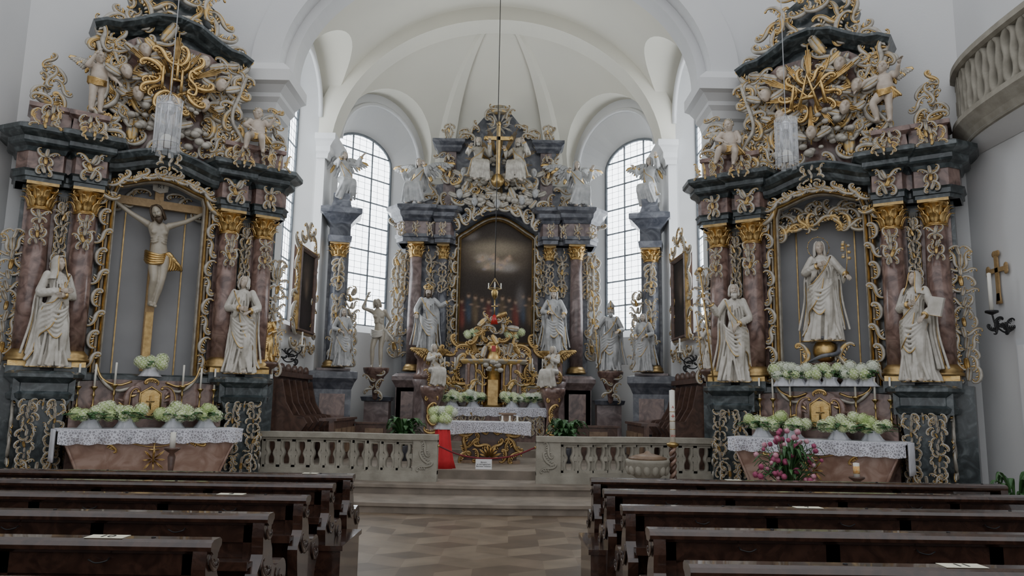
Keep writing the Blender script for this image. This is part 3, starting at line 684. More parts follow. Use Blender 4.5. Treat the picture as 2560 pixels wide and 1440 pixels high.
    for s in(-1,1):
        for k in range(9): put(O,'SC'[k%2],tm((s*.84,-.2,2.25+.34*k),(.28*s,.28,.30),ry=pi/2+.2),'silvered','gilt')
        put(O,'C',tm((s*.86,-.24,5.1),(.42*s,.4,.42),ry=.8),'silvered_gold','gilt')
    bouquet_orn(O,0,-.52,5.72,.6,.45,41,dens=3)
    for i,x in enumerate(np.linspace(-.74,.74,13)): put(O,'CS'[i%2],tm((x,-.30,5.24+.32*math.cos(x/.86*pi/2)),.30,ry=x*1.2),'silvered','gilt')
    n=MB(); n.add(prism([(x*1.02,z-.06) for x,z in fpath],.34,.38),'niche_grey',smooth=False)
    for s in(-1,1): n.add(box(*sorted((s*.78,s*.84)),0,.38,2,5.05),'niche_grey',smooth=False); n.add(box(*sorted((s*.47,s*.49)),.31,.35,2.05,5.05),'gilt_old',smooth=False)
    nn=MB(); nn.merge(n,None,warp); nn.obj('niche',E)
    if q<0:
        for s in(-1,1):
            for k in range(4): put(O,'CSC'[k%3],tm((s*(.70-.14*k),.24,4.95+.12*k),.30,ry=k),'silvered','gilt_old')
    else:
        for k,x in enumerate(np.linspace(-.66,.66,11)):
            for j in range(3): put(O,'CS'[(k+j)%2],tm((x,-.02+.1*j,4.72+.16*j+.24*math.cos(x*2)),.34,ry=k*.8+j),'silvered' if j else 'silvered_gold','gilt_old')
        V_=[(x,y,4.78+.3*math.cos(x*2)) for y in(.0,.35) for x in np.linspace(-.78,.78,15)]; A.add((V_,grid_faces(2,15,False)),'silvered')
    A.add(box(-1.05,1.05,-.35,.1,.32,1.95),rd_,smooth=False); A.add(mold([(-1.1,.05),(-1.1,-.35),(-.5,-.28),(0,-.24),(.5,-.28),(1.1,-.35),(1.1,.05)],[(0,1.9),(.05,1.93),(.05,2.02),(0,2.05),(-.3,2.05),(-.3,1.9)]),bk,smooth=False)
    A.add(box(-1.1,1.1,-.62,-.3,.32,1.40),rd_,smooth=False)
    for s in(-1,1):
        O.add(tube(sm([(s*.78,-.36,2.2),(s*.68,-.4,1.96),(s*.45,-.4,1.86),(s*.25,-.4,1.92)],5),.02,5),'gilt'); O.add(tube(sm([(s*.78,-.36,2.1),(s*.62,-.4,1.87),(s*.45,-.4,1.77),(s*.25,-.4,1.82)],5),.03,5),'silvered')
        put(O,'S',tm((s*.33,-.62,1.62),(.42*s,.4,.45),ry=pi/2),rd_,'gilt')
    A.add(prism([(-.24,1.35),(-.26,1.8),(-.2,1.9),(0,1.98),(.2,1.9),(.26,1.8),(.24,1.35)],-.62,-.3),rd_,smooth=False)
    A.add(prism([(-.14,1.38),(-.14,1.72),(-.07,1.79),(.07,1.79),(.14,1.72),(.14,1.38)],-.65,-.62),'gilt',smooth=False)
    O.add(tube([(-.15,-.65,1.38),(-.15,-.65,1.74),(0,-.66,1.84),(.15,-.65,1.74),(.15,-.65,1.38)],.016,5),'gilt'); put(O,'C',tm((0,-.66,1.92),.2,ry=pi),'gilt','gilt_old')
    O.add(box(-.012,.012,-.69,-.66,1.48,1.7),'gilt_old'); O.add(box(-.06,.06,-.69,-.66,1.6,1.62),'gilt_old')
    for s in(-1,1):
        A.add(mold([(s*1.72-.30,.4),(s*1.72-.30,-.2),(s*1.72+.30,-.2),(s*1.72+.30,.4)],[(-.2,6.05),(.03,6.05),(.03,6.14),(-.03,6.16),(-.03,6.42),(.02,6.45),(.02,6.52),(-.2,6.55)]),rd_,smooth=False)
        A.add(box(s*1.72-.28,s*1.72+.28,-.15,.4,6.05,6.54),rd_,smooth=False)
        bouquet_orn(O,s*1.72,-.24,6.3,.34,.36,51)
        for k,(dx,dz,sc,an) in enumerate(((.0,6.68,.40,0),(.06,6.9,.36,1.3),(-.05,7.1,.36,2.6),(.05,7.3,.26,.5),(.16,6.75,.25,4),(-.17,6.85,.28,5),(-.14,6.62,.3,2),(.0,7.0,.3,4),(.1,6.6,.3,3))): put(O,'CS'[k%2],tm((s*(1.78+dx),-.05-.02*k,dz),sc,ry=an*s),'silvered' if k%3 else 'silvered_gold','gilt')
        A.add(mold([(s*1.2-.25,.4),(s*1.2-.25,-.3),(s*1.2+.25,-.3),(s*1.2+.25,.4)],[(-.2,6.05),(.0,6.05),(-.03,6.35),(.04,6.4),(.04,6.48),(-.2,6.5)]),rd_,smooth=False)
        bouquet_orn(O,s*1.2,-.34,6.25,.4,.3,52,dens=2)
    half=[(0,6.0),(1.0,6.0),(1.12,6.3),(.95,6.7),(1.0,7.2),(1.12,7.7),(1.05,8.02),(.9,8.2),(.72,8.3),(.7,8.7),(.78,8.95),(.5,9.15),(.2,9.35),(0,9.4)]
    poly=half+[(-x,z) for x,z in half[::-1]][1:-1]
    A.add(prism(poly,.02,.35),bk,smooth=False)
    h2=[(0,6.05),(.85,6.05),(.85,7.9),(.6,8.1),(0,8.15)]; A.add(prism(h2+[(-x,z) for x,z in h2[::-1]][1:-1],-.08,.1),rd_,smooth=False)
    cp=[(-1.2,7.9),(-1.05,7.98),(-.85,8.0),(-.6,8.12),(-.3,8.3),(0,8.36),(.3,8.3),(.6,8.12),(.85,8.0),(1.05,7.98),(1.2,7.9)]
    A.add(amold(cp,[(0,.3),(0,-.12),(-.05,-.18),(-.1,-.3),(-.17,-.36),(-.22,-.36),(-.24,.3)]),bk,smooth=False)
    rr=random.Random(8)
    for s in(-1,1):
        P=sm([(s*1.0,0,6.05),(s*1.15,0,6.4),(s*.98,0,6.8),(s*1.02,0,7.2),(s*1.15,0,7.6),(s*1.1,0,7.95)],4)
        for k,p in enumerate(P):
            put(O,'CSC'[k%3],tm((p[0],-.16-rr.random()*.12,p[2]),.42,ry=s*(k*.9)),'silvered_gold' if k%3==0 else 'silvered','gilt')
            put(O,'SC'[k//2%2],tm((p[0]-s*.24,-.2,p[2]),.34,ry=s*(k*1.3)),'silvered','gilt')
        for k,(x,z,sc) in enumerate(((.8,8.5,.42),(.75,8.8,.4),(.55,9.05,.42),(.3,9.3,.4),(.55,8.6,.42),(.3,8.75,.4),(.15,9.05,.4),(.4,8.4,.36),(1.0,8.25,.38),(1.15,8.12,.3),(.1,8.5,.34),(0.,9.5,.3),(.65,8.35,.4),(.45,8.9,.4),(.2,8.6,.4))):
            put(O,'CS'[k%2],tm((s*x,-.1-rr.random()*.14,z),(sc*s,sc,sc),ry=k*1.1),'silvered_gold' if k%2 else 'silvered','gilt')
        O.add(tube(sm([(s*1.12,-.25,6.1),(s*1.22,-.28,6.5),(s*1.0,-.3,6.9),(s*1.1,-.3,7.4),(s*1.2,-.28,7.75)],5),.035,5),'silvered')
    fillorn(O,[(-.95,6.1),(.95,6.1),(.9,7.9),(.5,8.1),(-.5,8.1),(-.9,7.9)],-.12,85,.24,.40,5)
    clouds(O,0,-.24,6.45,1.5,.55,30,'silvered',4,.075); clouds(O,0,-.2,7.3,1.3,1.2,24,'silvered',7,.07); clouds(O,0,-.34,6.85,1.1,.3,12,'silvered',8,.07)
    rays(O,0,-.34,7.3,.2,.92,12,'gilt' if q>0 else 'gilt_old',.030)
    for k in range(10):
        a=k*.63; put(O,'CS'[k%2],tm((.36*math.cos(a),-.42,7.3+.36*math.sin(a)),.30,ry=-a),'gilt','gilt_old')
    if q>0:
        for P in ([(-.28,7.05),(-.22,7.45),(0,7.2),(.22,7.45),(.28,7.05)],[(-.16,7.0),(0,7.62),(.16,7.0)],[(-.1,7.2),(.1,7.2)]): O.add(tube([(x,-.54,z) for x,z in P],.036,6),'gilt')
    else:
        for P in ([(-.22,7.1),(-.22,7.5)],[(-.08,7.1),(-.08,7.5)],[(.08,7.1),(.08,7.5)],[(-.08,7.3),(.08,7.3)],[(0,7.3),(0,7.68)],[(-.07,7.58),(.07,7.58)]): O.add(tube([(x,-.52,z) for x,z in P],.026,6),'gilt')
        O.add(tube(sm([(.32,-.52,7.48),(.22,-.52,7.52),(.2,-.52,7.38),(.32,-.52,7.25),(.3,-.52,7.1),(.18,-.52,7.12)],5),.026,6),'gilt')
        for k in range(9):
            a=k*.7; put(O,'CS'[k%2],tm((.42*math.cos(a),-.5,7.32+.45*math.sin(a)),.36,ry=-a),'gilt','gilt_old')
    for (x,z) in((-.55,6.95),(.5,7.0),(-.5,7.75),(.45,7.8),(0,6.6),(.75,7.45),(-.75,7.3)):
        O.add(HEAD,'flesh_paint',tm((x,-.40,z),1.15,rx=-.2,ry=x*.4,rz=x*.5))
        O.add(ell((x,-.32,z+.04),(.11,.10,.13),10,8),'silvered_gold')
        for s in(-1,1): put(O,'L',tm((x+s*.08,-.38,z-.08),(.3,.2,.28),ry=s*1.2),'silvered','gilt')
    h2=[(1.08,.36),(.98,.42),(.95,.5),(1.05,.75),(1.16,.95),(1.12,1.05),(1.18,1.12),(1.18,1.15)]
    A.add(prism(h2+[(-x,z) for x,z in h2[::-1]],-1.3,-.6),'marble_rose',smooth=False)
    for dx in(-1,1): A.add(tube([(dx*1.0,-1.31,.44),(dx*.97,-1.32,.55),(dx*1.06,-1.32,.76),(dx*1.14,-1.31,.95)],.02,5),'marble_rose')
    A.add(tube(sm([(-.9,-1.31,.98),(-.5,-1.32,1.02),(0,-1.32,.93),(.5,-1.32,1.02),(.9,-1.31,.98)],5),.008,4),'gilt')
    rays(A,0,-1.30,.74,.03,.19,8,'gilt',.012)
    A.add(box(-.012,.012,-1.34,-1.3,.7,1.0),'gilt'); A.add(box(-.07,.07,-1.34,-1.3,.88,.9),'gilt')
    for s in(-1,1): put(A,'S',tm((s*.6,-1.31,.97),(.25*s,.1,.18),ry=.5),'gilt','gilt')
    arch=MB(); arch.merge(A,MR,warp); arch.obj('marble_structure',E); oo=MB(); oo.merge(O,MR,warp); oo.obj('rocaille_ornament',E)
    c=MB(); c.add(box(-1.28,1.28,-1.36,-.6,1.155,1.18),'linen',smooth=False)
    n_=90; V=[]
    for j,z in enumerate((1.175,1.1,1.04,.98)):
        for i in range(n_+1):
            x=-1.27+2.54*i/n_; V.append((x,-1.365-.012*j*math.sin(i*.55)-.006*j,z-(abs(math.sin(i*.35))*.02 if j==3 else 0)))
    c.add((V,grid_faces(4,n_+1,False)),'lace')
    for k in range(7):
        x=-1.05+.35*k; c.add(box(x-.009,x+.009,-1.395,-1.38,1.0,1.1),'linen'); c.add(box(x-.035,x+.035,-1.395,-1.38,1.055,1.072),'linen')
    s=q; c.add(loft([(s*1.3,-1.0,z,.03,.3,.1,1) for z in(.72,.8,.95,1.17)],20,(3,9)),'linen')
    c.obj('altar_cloth',E)
    return fr
FL=side_altar(-1); FR=side_altar(1)
def on(fr,*a,**k): return fr@tm(*a,**k)
cm=MB(); cm.add(box(-.07,.07,0,.09,-.95,2.2),'cross_wood',smooth=False); cm.add(box(-.92,.92,-.005,.085,1.86,2.0),'cross_wood',smooth=False)
cm.add(box(-.06,.06,-.03,.0,-.95,.05),'gilt_old',smooth=False)
cm.add(prism([(-.12,2.16),(-.13,2.3),(-.1,2.42),(.1,2.42),(.13,2.3),(.12,2.16),(0,2.12)],-.04,0),'silvered',smooth=False)
E=empty('crucifix',on(FL,(0,.16,3.03),1)); cm.obj('cross',E)
text('I N\nR I',(0,-.05,2.29),.1,'ink',parent=E,name='titulus_lettering')
figure('corpus',tm((.0,-.13,.05),1.05),nude=1,loin=1,skin='flesh_pale',hair='long',hairmat='hair_brown',extra='beard',eA=(-.42,.02,1.56),wA=(-.70,.05,1.75),eB=(.42,.02,1.54),wB=(.70,.05,1.73),
  kA=(-.02,-.13,.52),kB=(.10,-.11,.52),fA=(-.03,-.02,.12),fB=(.03,-.06,.10),head=(-.05,-.08,1.60),hr=(.4,-.35,-.35),sway=.05,vox=.012,palmA=(0,-1,0),palmB=(0,-1,0),parent=E,seed=3,hairlen=.1)
SS=(.9,.95,1.0)
figure('mary_statue',on(FL,(-1.42,-.42,2.06),SS,rz=.35),hair='veil',eA=(-.27,-.02,1.12),wA=(-.02,-.2,1.16),eB=(.27,-.02,1.12),wB=(.04,-.22,1.1),hr=(-.15,0,.25),seed=1,flare=1.15,vox=.011,palmA=(0,1,0),palmB=(0,1,0),sway=.05)
figure('john_statue',on(FL,(1.38,-.42,2.06),SS,rz=-.3),hair='long',hairlen=.06,eA=(-.28,-.02,1.14),wA=(-.05,-.22,1.12),eB=(.3,-.04,1.16),wB=(.16,-.22,1.08),hr=(-.35,0,-.35),head=(.0,-.02,1.6),seed=5,vox=.011,palmA=(0,1,0),sway=-.05)
figure('apostle_statue',on(FR,(-1.40,-.42,2.06),SS,rz=.25),hair='short',extra='beard',eA=(-.32,-.02,1.2),wA=(-.42,-.12,1.36),eB=(.28,-.04,1.12),wB=(.1,-.24,1.0),hr=(-.1,0,.2),seed=8,vox=.011,sway=.04,palmA=(-1,0,0),curl=1.2)
figure('nun_statue',on(FR,(1.42,-.42,2.06),SS,rz=-.3),hair='veil',eA=(-.27,-.02,1.14),wA=(-.03,-.22,1.18),eB=(.29,-.06,1.12),wB=(.24,-.24,1.0),hr=(-.2,0,-.2),seed=11,flare=1.1,vox=.011,palmA=(0,1,0),sway=-.04)
st=MB(); st.add(tube([(0,0,0),(0,0,1.95)],.016,8),'gilt'); st.add(ell((0,0,1.98),.05,8,6),'gilt'); st.obj('pilgrim_staff',None,on(FR,(-1.72,-.66,2.08),1,ry=-.10))
bk=MB(); bk.add(box(-.10,.10,-.03,.03,0,.28),'statue_white',smooth=False); bk.add(box(-.105,.105,-.035,.035,-.005,.0),'gilt'); bk.obj('open_book',None,on(FR,(1.68,-.70,3.05),1,ry=.25,rz=-.3))
E=empty('madonna_statue',on(FR,(0,-.04,2.05),1))
gb=MB(); gb.add(lathe([(.3,0),(.32,.05),(.22,.1),(.2,.28),(.28,.34),(.1,.36)],16),'marble_red'); gb.add(ell((0,0,.55),.2,20,14),'gilt'); 
for s in(-1,1):
    for k in range(3): put(gb,'CS'[k%2],tm((s*(.24+.05*k),-.12,.22+.15*k),.34,ry=s*k),'silvered_gold','gilt')
gb.add(tube(sm([(-.25,-.2,.35),(0,-.28,.45),(.22,-.18,.5),(.2,.0,.68),(0,-.2,.76),(-.15,-.18,.7)],5),[.02,.035,.04,.03,.015],8),'marble_slate'); gb.obj('globe_and_serpent',E)
figure('madonna',tm((0,-.02,.70),(.92,.95,1.0),rz=.1),hair='long',eA=(-.3,-.02,1.18),wA=(-.05,-.22,1.26),eB=(.33,-.04,1.2),wB=(.42,-.2,1.1),hr=(-.05,0,.3),head=(-.02,-.03,1.6),seed=21,flare=1.2,vox=.011,halo=1,palmA=(0,1,0),parent=E,sway=.07)
ly=MB(); ly.add(tube([(0,0,0),(.03,0,.3),(.02,0,.55)],.008,5),'gilt')
for k in range(9): ly.add(ell((.06*math.cos(k*2.1),.0+.03*math.sin(k),.3+.035*k),(.035,.03,.03),6,5),'silvered_gold')
ly.obj('lily_stem',E,tm((.42,-.24,1.75)))
def putto(M,seed,hr=(0,0,0),**k):
    f=lambda p:(p[0]*.9,p[1],p[2]-.20)
    d=dict(eA=(-.34,-.1,1.25),wA=(-.2,-.3,1.1),eB=(.32,-.1,1.2),wB=(.3,-.3,1.1)); d.update(k); g={}
    for a,b in d.items(): g[a]=f(b) if a[0] in'ew' else b
    figure('putto_statue',M,nude=1,loin=1,hs=1.45,fat=1.5,hair='curly',hairmat='silvered_gold',skin='flesh_paint',vox=.018,wings=.6,wingm='silvered',head=(0,-.02,1.42),shz=1.2,hipz=.82,seed=seed,hr=hr,**g)
putto(on(FL,(-1.15,-.3,zw(6.5)),.66,rz=.3),30,eA=(-.34,-.1,1.3),wA=(-.2,-.2,1.6),eB=(.32,-.1,1.2),wB=(.38,-.3,1.05))
putto(on(FL,(1.42,-.40,zw(6.1)),.66,rz=-.3),31,(0,.2,.3),kA=(-.2,-.3,.7),fA=(-.25,-.25,.36),kB=(.15,-.3,.68),fB=(.2,-.2,.32),wA=(-.15,-.35,1.1),eB=(.35,-.1,1.3),wB=(.5,-.2,1.5))
putto(on(FR,(-1.42,-.40,zw(6.0)),.68,rz=.3),32,(.2,-.2,-.3),kA=(-.25,-.3,.7),fA=(-.35,-.25,.36),kB=(.15,-.3,.62),fB=(.1,-.25,.3),wA=(-.15,-.35,1.1))
putto(on(FR,(1.15,-.35,zw(6.55)),.68,rz=-.2),33,(-.1,.2,.3),kA=(-.2,-.2,.5),fA=(-.15,-.1,.1),eA=(-.4,-.1,1.35),wA=(-.55,-.2,1.2),eB=(.36,-.1,1.3),wB=(.5,-.25,1.5))
for fr,q in((FL,-1),(FR,1)):
    for i,x in enumerate((-1.0,-.78,-.5,.5,.78,1.0)): candlestick('altar_candlestick',on(fr,(x,-.46,1.40)),.40+.04*(i in(2,3)),.34)
    mt=('petal','petal','petal_green')
    hydrangea('hydrangea_bouquet',on(fr,(-.60,-.95,1.18)),.95,9,mt,40+q); hydrangea('hydrangea_bouquet',on(fr,(.55,-.95,1.18)),.95,9,mt,44+q)
hydrangea('hydrangea_bouquet',on(FL,(0,-.42,1.98)),.40,5,('petal',),50)
for x in(-.5,0,.55): hydrangea('hydrangea_bouquet',on(FR,(x,-.42,2.0)),.5,6,('petal','petal_white'),int(60+x*10))
# ================================================================== HIGH ALTAR
FH=Matrix.Translation((0,20.0,0)); E=empty('high_altar',FH)
A=MB();O=MB(); sl='marble_slate'; pl='marble_plum'
A.add(box(-2.3,2.3,-.1,1.0,.45,2.4),sl,smooth=False)
for s in(-1,1):
    for x,w in((2.12,.36),(1.42,.3)):
        A.add(mold([(s*x-w,.3),(s*x-w,-.55),(s*x+w,-.55),(s*x+w,.3)],[(-.2,.45),(.08,.45),(.08,.9),(.0,1.0),(.0,2.0),(.05,2.1),(.1,2.18),(.1,2.28),(0,2.36),(-.3,2.4),(-.3,.45)]),pl,smooth=False)
        A.add(box(s*x-w+.02,s*x+w-.02,-.55,.3,.45,2.38),sl,smooth=False); A.add(box(s*x-w*.6,s*x+w*.6,-.62,-.5,1.1,1.9),'marble_red',smooth=False)
    column(A,O,s*2.12,-.25,2.42,5.8,.17,'marble_plum',.36); column(A,O,s*1.42,-.05,2.42,5.8,.13,'marble_slate',.36)
    A.add(box(*sorted((s*1.1,s*2.45)),.1,.6,2.4,5.85),sl,smooth=False)
    for x in(1.75,1.2,2.42): bouquet_orn(O,s*x,-.0,5.0,.28,1.1,61+int(x*3))
    bouquet_orn(O,s*2.6,.05,4.2,.42,2.8,71,dens=1.0); bouquet_orn(O,s*1.8,-.2,5.62,.9,.24,72,dens=4)
    bouquet_orn(O,s*1.42,-.2,4.9,.24,.8,73); bouquet_orn(O,s*1.2,-.05,3.6,.2,1.2,74)
    p=[(-2.66,.5),(-2.66,-.25),(-2.45,-.52),(-1.8,-.52),(-1.75,-.3),(-1.66,-.3),(-1.62,-.42),(-1.22,-.42),(-1.12,-.15)]
    if s>0: p=[(-x,y) for x,y in p[::-1]]
    A.add(mold(p,[(-.3,5.8),(0,5.8),(.0,5.9),(.04,5.92),(.04,6.0),(-.3,6.0)]),sl,smooth=False); A.add(mold(p,[(-.3,6.0),(0,6.0),(0,6.34),(-.3,6.34)]),pl,smooth=False)
    A.add(mold(p,[(-.3,6.32),(.03,6.34),(.06,6.42),(.14,6.48),(.16,6.58),(.27,6.64),(.29,6.72),(.2,6.76),(-.3,6.78)]),sl,smooth=False)
    A.add(box(*sorted((s*1.1,s*2.6)),-.2,.6,5.8,6.76),sl,smooth=False)
    for x in(2.12,1.42,2.5,1.75): bouquet_orn(O,s*x,-.55,6.12,.2,.34,81)
    A.add(prism([(s*1.1,6.75),(s*2.2,6.75),(s*2.15,6.95),(s*1.8,7.1),(s*1.65,7.5),(s*1.1,7.6)],.05,.6),sl,smooth=False)
    for k,(x,z,sc) in enumerate(((2.6,6.7,.4),(2.35,6.9,.35),(1.95,7.05,.45),(1.75,7.35,.4),(1.7,7.0,.4),(2.75,6.35,.35),(1.45,7.05,.4),(1.2,6.85,.4),(1.55,7.75,.4),(1.6,8.3,.3),(1.35,8.1,.3),(.75,9.0,.34),(.95,9.0,.3),(1.42,8.85,.34),(1.45,9.05,.26),(.62,9.15,.3),(.3,9.5,.34),(.12,9.65,.3),(.2,9.3,.3),(2.2,6.7,.4),(1.9,6.75,.4),(1.05,8.75,.4),(.85,8.85,.4))):
        put(O,'CS'[k%2],tm((s*x,-.05,z),(sc*s,sc,sc),ry=k*1.3),'silvered','gilt_old')
h=[(0,6.7),(1.25,6.7),(1.3,7.4),(1.5,8.55),(1.55,8.75),(1.2,8.8),(.9,8.85),(.72,9.1),(.55,9.3),(.35,9.55),(.0,9.65)]
A.add(prism(h+[(-x,z) for x,z in h[::-1]][1:-1],.1,.6),sl,smooth=False)
for s in(-1,1):
    A.add(prism([(s*1.15,6.8),(s*1.5,6.8),(s*1.45,8.4),(s*1.15,8.4)],-.05,.2),pl,smooth=False)
    A.add(mold([(s*1.35-.3,.5),(s*1.35-.3,-.1),(s*1.35+.3,-.1),(s*1.35+.3,.5)],[(-.2,8.4),(.0,8.4),(.06,8.5),(.06,8.56),(.14,8.64),(.14,8.72),(-.2,8.76)]),sl,smooth=False); bouquet_orn(O,s*1.33,-.1,7.9,.34,.8,83)
    bouquet_orn(O,s*1.35,-.05,9.0,.3,.4,84)
O.add(lathe([(.32,9.55),(.35,9.6),(.22,9.66),(.28,9.76),(.1,9.82)],12),'silvered_gold',tm((0,.2,0)))
ap=[(x,6.15+.5*math.cos(x/1.15*pi/2)**1.4) for x in np.linspace(-1.15,1.15,25)]
A.add(amold(ap,[(0,.3),(0,-.2),(-.06,-.25),(-.12,-.3),(-.2,-.4),(-.26,-.4),(-.28,.3)]),sl,smooth=False)
A.add(prism([(-1.12,6.75)]+ap+[(1.12,6.75)],.0,.4),sl,smooth=False)
fp=[(-1.02,3.15),(-1.02,6.0)]+[(x*.88,z-.1) for x,z in ap[1:-1]]+[(1.02,6.0),(1.02,3.15),(-1.02,3.15)]
for o_,mt,y_ in((0,'silvered',-.12),(.05,'gilt_old',-.1),(-.05,'gilt',-.08)): A.add(amold(fp,[(o_-.025,.15),(o_-.02,y_),(o_,y_-.03),(o_+.02,y_),(o_+.025,.15)]),mt,smooth=False)
for s in(-1,1):
    for k in range(8): put(O,'SC'[k%2],tm((s*1.1,-.1,3.3+.38*k),(.3*s,.3,.3),ry=pi/2),'silvered','gilt')
for i,x in enumerate(np.linspace(-1.1,1.1,15)): put(O,'CS'[i%2],tm((x,-.4,6.3+.5*math.cos(x/1.15*pi/2)),.38,ry=x*2),'silvered','gilt_old')
clouds(O,0,-.25,7.3,2.2,.8,80,'silvered',12,.10); clouds(O,0,-.1,7.9,1.5,.8,30,'silvered',13,.09); clouds(O,0,-.35,6.95,1.9,.4,50,'silvered',14,.09)
fillorn(O,[(-1.2,6.8),(1.2,6.8),(1.2,7.5),(-1.2,7.5)],-.35,26,.25,.4,6)
rays(O,0,-.02,8.05,.25,1.15,17,'gilt_old',.02); rays(O,0,-.02,9.2,.1,.42,12,'silvered',.02)
O.add(ell((0,-.6,7.45),.18,20,14),'gilt')
for V in(box(-.05,.05,-.45,-.38,7.65,9.05),box(-.32,.32,-.45,-.38,8.62,8.72)): O.add(V,'gilt',smooth=False)
for (x,z) in((0,9.08),(-.34,8.67),(.34,8.67)): O.add(ell((x,-.42,z),.07,8,6),'gilt')
for (x,z) in((-1.0,7.1),(1.0,7.15),(-.6,6.9),(.65,6.95),(0,6.85),(-.9,7.7),(.95,7.7)):
    O.add(HEAD,'statue_grey',tm((x,-.48,z),1.1,rz=x*.4)); O.add(ell((x,-.42,z+.04),(.1,.09,.12),8,6),'silvered')
    for s in(-1,1): put(O,'L',tm((x+s*.06,-.44,z-.06),(.3,.2,.26),ry=s*1.2),'silvered','silvered')
A.add(box(-1.25,1.25,-1.75,-1.0,.75,1.52),'marble_red',smooth=False); A.add(box(-1.4,1.4,-1.2,-.1,.75,2.1),'marble_red',smooth=False)
A.add(box(-1.1,1.1,-.9,-.1,2.1,3.0),'marble_plum',smooth=False)
for s in(-1,1):
    for k in range(5): bouquet_orn(O,s*(.25+.22*k),-1.8,1.15,.2,.55,90+k)
    for k,(x,z,sc) in enumerate(((.75,2.2,.5),(.9,2.6,.5),(.7,2.95,.45),(.5,3.2,.4),(1.15,2.9,.4),(1.3,2.5,.4),(.35,3.4,.3),(.45,2.9,.4),(.95,3.15,.35),(1.35,2.05,.4),(1.6,2.3,.3),(1.05,1.9,.3),(.85,2.4,.4),(.95,2.05,.4),(.7,1.85,.35),(1.2,2.3,.4),(.3,3.55,.3),(.2,3.75,.26))): put(O,'CS'[k%2],tm((s*x,-1.2,z),(sc*s,sc,sc),ry=k*1.7),'silvered_gold' if k%2 else 'gilt_old','gilt')
    for x in(.26,.42,.6): 
        O.add(lathe([(.05,1.6),(.035,1.66),(.03,1.7),(.028,2.45),(.05,2.55),(.05,2.6)],10),'gilt' if x<.5 else 'marble_rose',tm((s*x,-1.45,0)))
    O.add(box(*sorted((s*.2,s*.68)),-1.4,-1.1,1.55,2.6),'marble_red',smooth=False)
    fillorn(O,[(s*.22,1.6),(s*.7,1.6),(s*.7,2.5),(s*.22,2.5)],-1.42,14,.18,.28,7,mats=('gilt_old','silvered_gold'))
fillorn(O,[(-.75,2.6),(.75,2.6),(.5,3.2),(.2,3.75),(-.2,3.75),(-.5,3.2)],-1.3,48,.22,.34,9,mats=('silvered_gold','gilt_old','silvered'))
O.add(lathe([(.26,1.55),(.26,1.65),(.2,1.7),(.2,2.45),(.28,2.5),(.28,2.6),(.2,2.7),(.12,2.9),(.16,2.95),(.08,3.1)],16),'gilt',tm((0,-1.3,0)))
A.add(mold([(-.75,-1.0),(-.75,-1.45),(-.3,-1.5),(-.3,-1.6),(.3,-1.6),(.3,-1.5),(.75,-1.45),(.75,-1.0)],[(-.3,2.58),(.0,2.58),(.04,2.62),(.06,2.66),(.06,2.70),(-.3,2.72)]),'silvered_gold',smooth=False)
A.add(box(-.12,.12,-1.62,-1.5,1.6,2.2),'gilt_old',smooth=False); A.add(box(-.05,.05,-1.62,-1.5,2.88,3.02),'ruby',smooth=False)
clouds(O,0,-1.55,2.5,.5,.3,12,'silvered',20,.07)
for V in(box(-.015,.015,-1.5,-1.47,3.75,4.15),box(-.08,.08,-1.5,-1.47,3.98,4.01)): O.add(V,'gilt')
O.add(prism([(-.09,3.55),(.09,3.55),(.035,3.78),(-.035,3.78)],-1.52,-1.46),'ruby')
for x in np.linspace(-1.3,1.3,9):
    if abs(x)>.5: O.add(lathe([(.05,1.9),(.015,1.95),(.02,2.2),(.04,2.22),(.016,2.22),(.016,2.5),(.005,2.51)],8),'wax',tm((x,-1.15,.1)))
A.obj('marble_structure',E); O.obj('rocaille_ornament',E)
c=MB(); c.add(box(-1.3,1.3,-1.85,-1.0,1.52,1.55),'linen',smooth=False)
V=[]; n_=90
for j,z in enumerate((1.545,1.45,1.36)):
    for i in range(n_+1): V.append((-1.31+2.62*i/n_,-1.86-.012*j*math.sin(i*.6),z-(abs(math.sin(i*.3))*.03 if j==2 else 0)))
c.add((V,grid_faces(3,n_+1,False)),'lace')
for s in(-1,1): c.add(box(*sorted((s*1.3,s*1.32)),-1.85,-1.05,1.1,1.55),'linen')
c.obj('altar_cloth',E)
sk=(.42,.31,.23); bl=[(0,.9,1.1,.2,(.05,.042,.036),.8),(0,.68,.95,.13,(.14,.11,.08),.9),(-.05,.75,.7,.06,(.30,.25,.18),.8),(0,.62,.45,.04,(.34,.29,.22),.9),(-.35,.68,.22,.03,(.40,.34,.27),.8),(.3,.60,.25,.035,(.30,.27,.25),.8),(-.7,.87,.2,.05,(.22,.195,.18),.7)]
for (x,z) in((.1,.60),(-.1,.68),(-.25,.60),(.32,.67),(0,.645),(.2,.635),(-.4,.66)): bl+=[(x,z,.09,.018,sk,.95),(x+.03,z+.022,.035,.011,(.36,.25,.17),.9),(x-.07,z-.015,.06,.01,(.26,.23,.24),.8)]
for k in range(11):
    x=-.9+.18*k; z=.22+.03*((k*7)%4)/2; col=[(.16,.05,.04),(.05,.065,.09),(.13,.095,.06),(.065,.055,.05)][k%4]
    bl+=[(x,z,.10,.095,col,.9),(x+.03,z-.05,.05,.05,tuple(c*1.5 for c in col),.6),(x,z+.11,.045,.018,(.34,.235,.165),.95),(x,z+.123,.045,.010,(.03,.02,.015),.9),(x+.08,z+.04,.06,.008,(.31,.21,.15),.8)]
bl+=[(0,.04,1.2,.10,(.045,.036,.03),.9),(.65,.35,.12,.1,(.15,.135,.13),.7)]
tc_=lambda x:2.99+.5*math.cos(min(abs(x)/1.05,1)*pi/2)**1.4-.02
canvasobj('altar_painting',E,tm((0,.02,3.18)),2.0,3.42,bl,(.045,.037,.032),topcut=tc_)
S=dict(vox=.014)
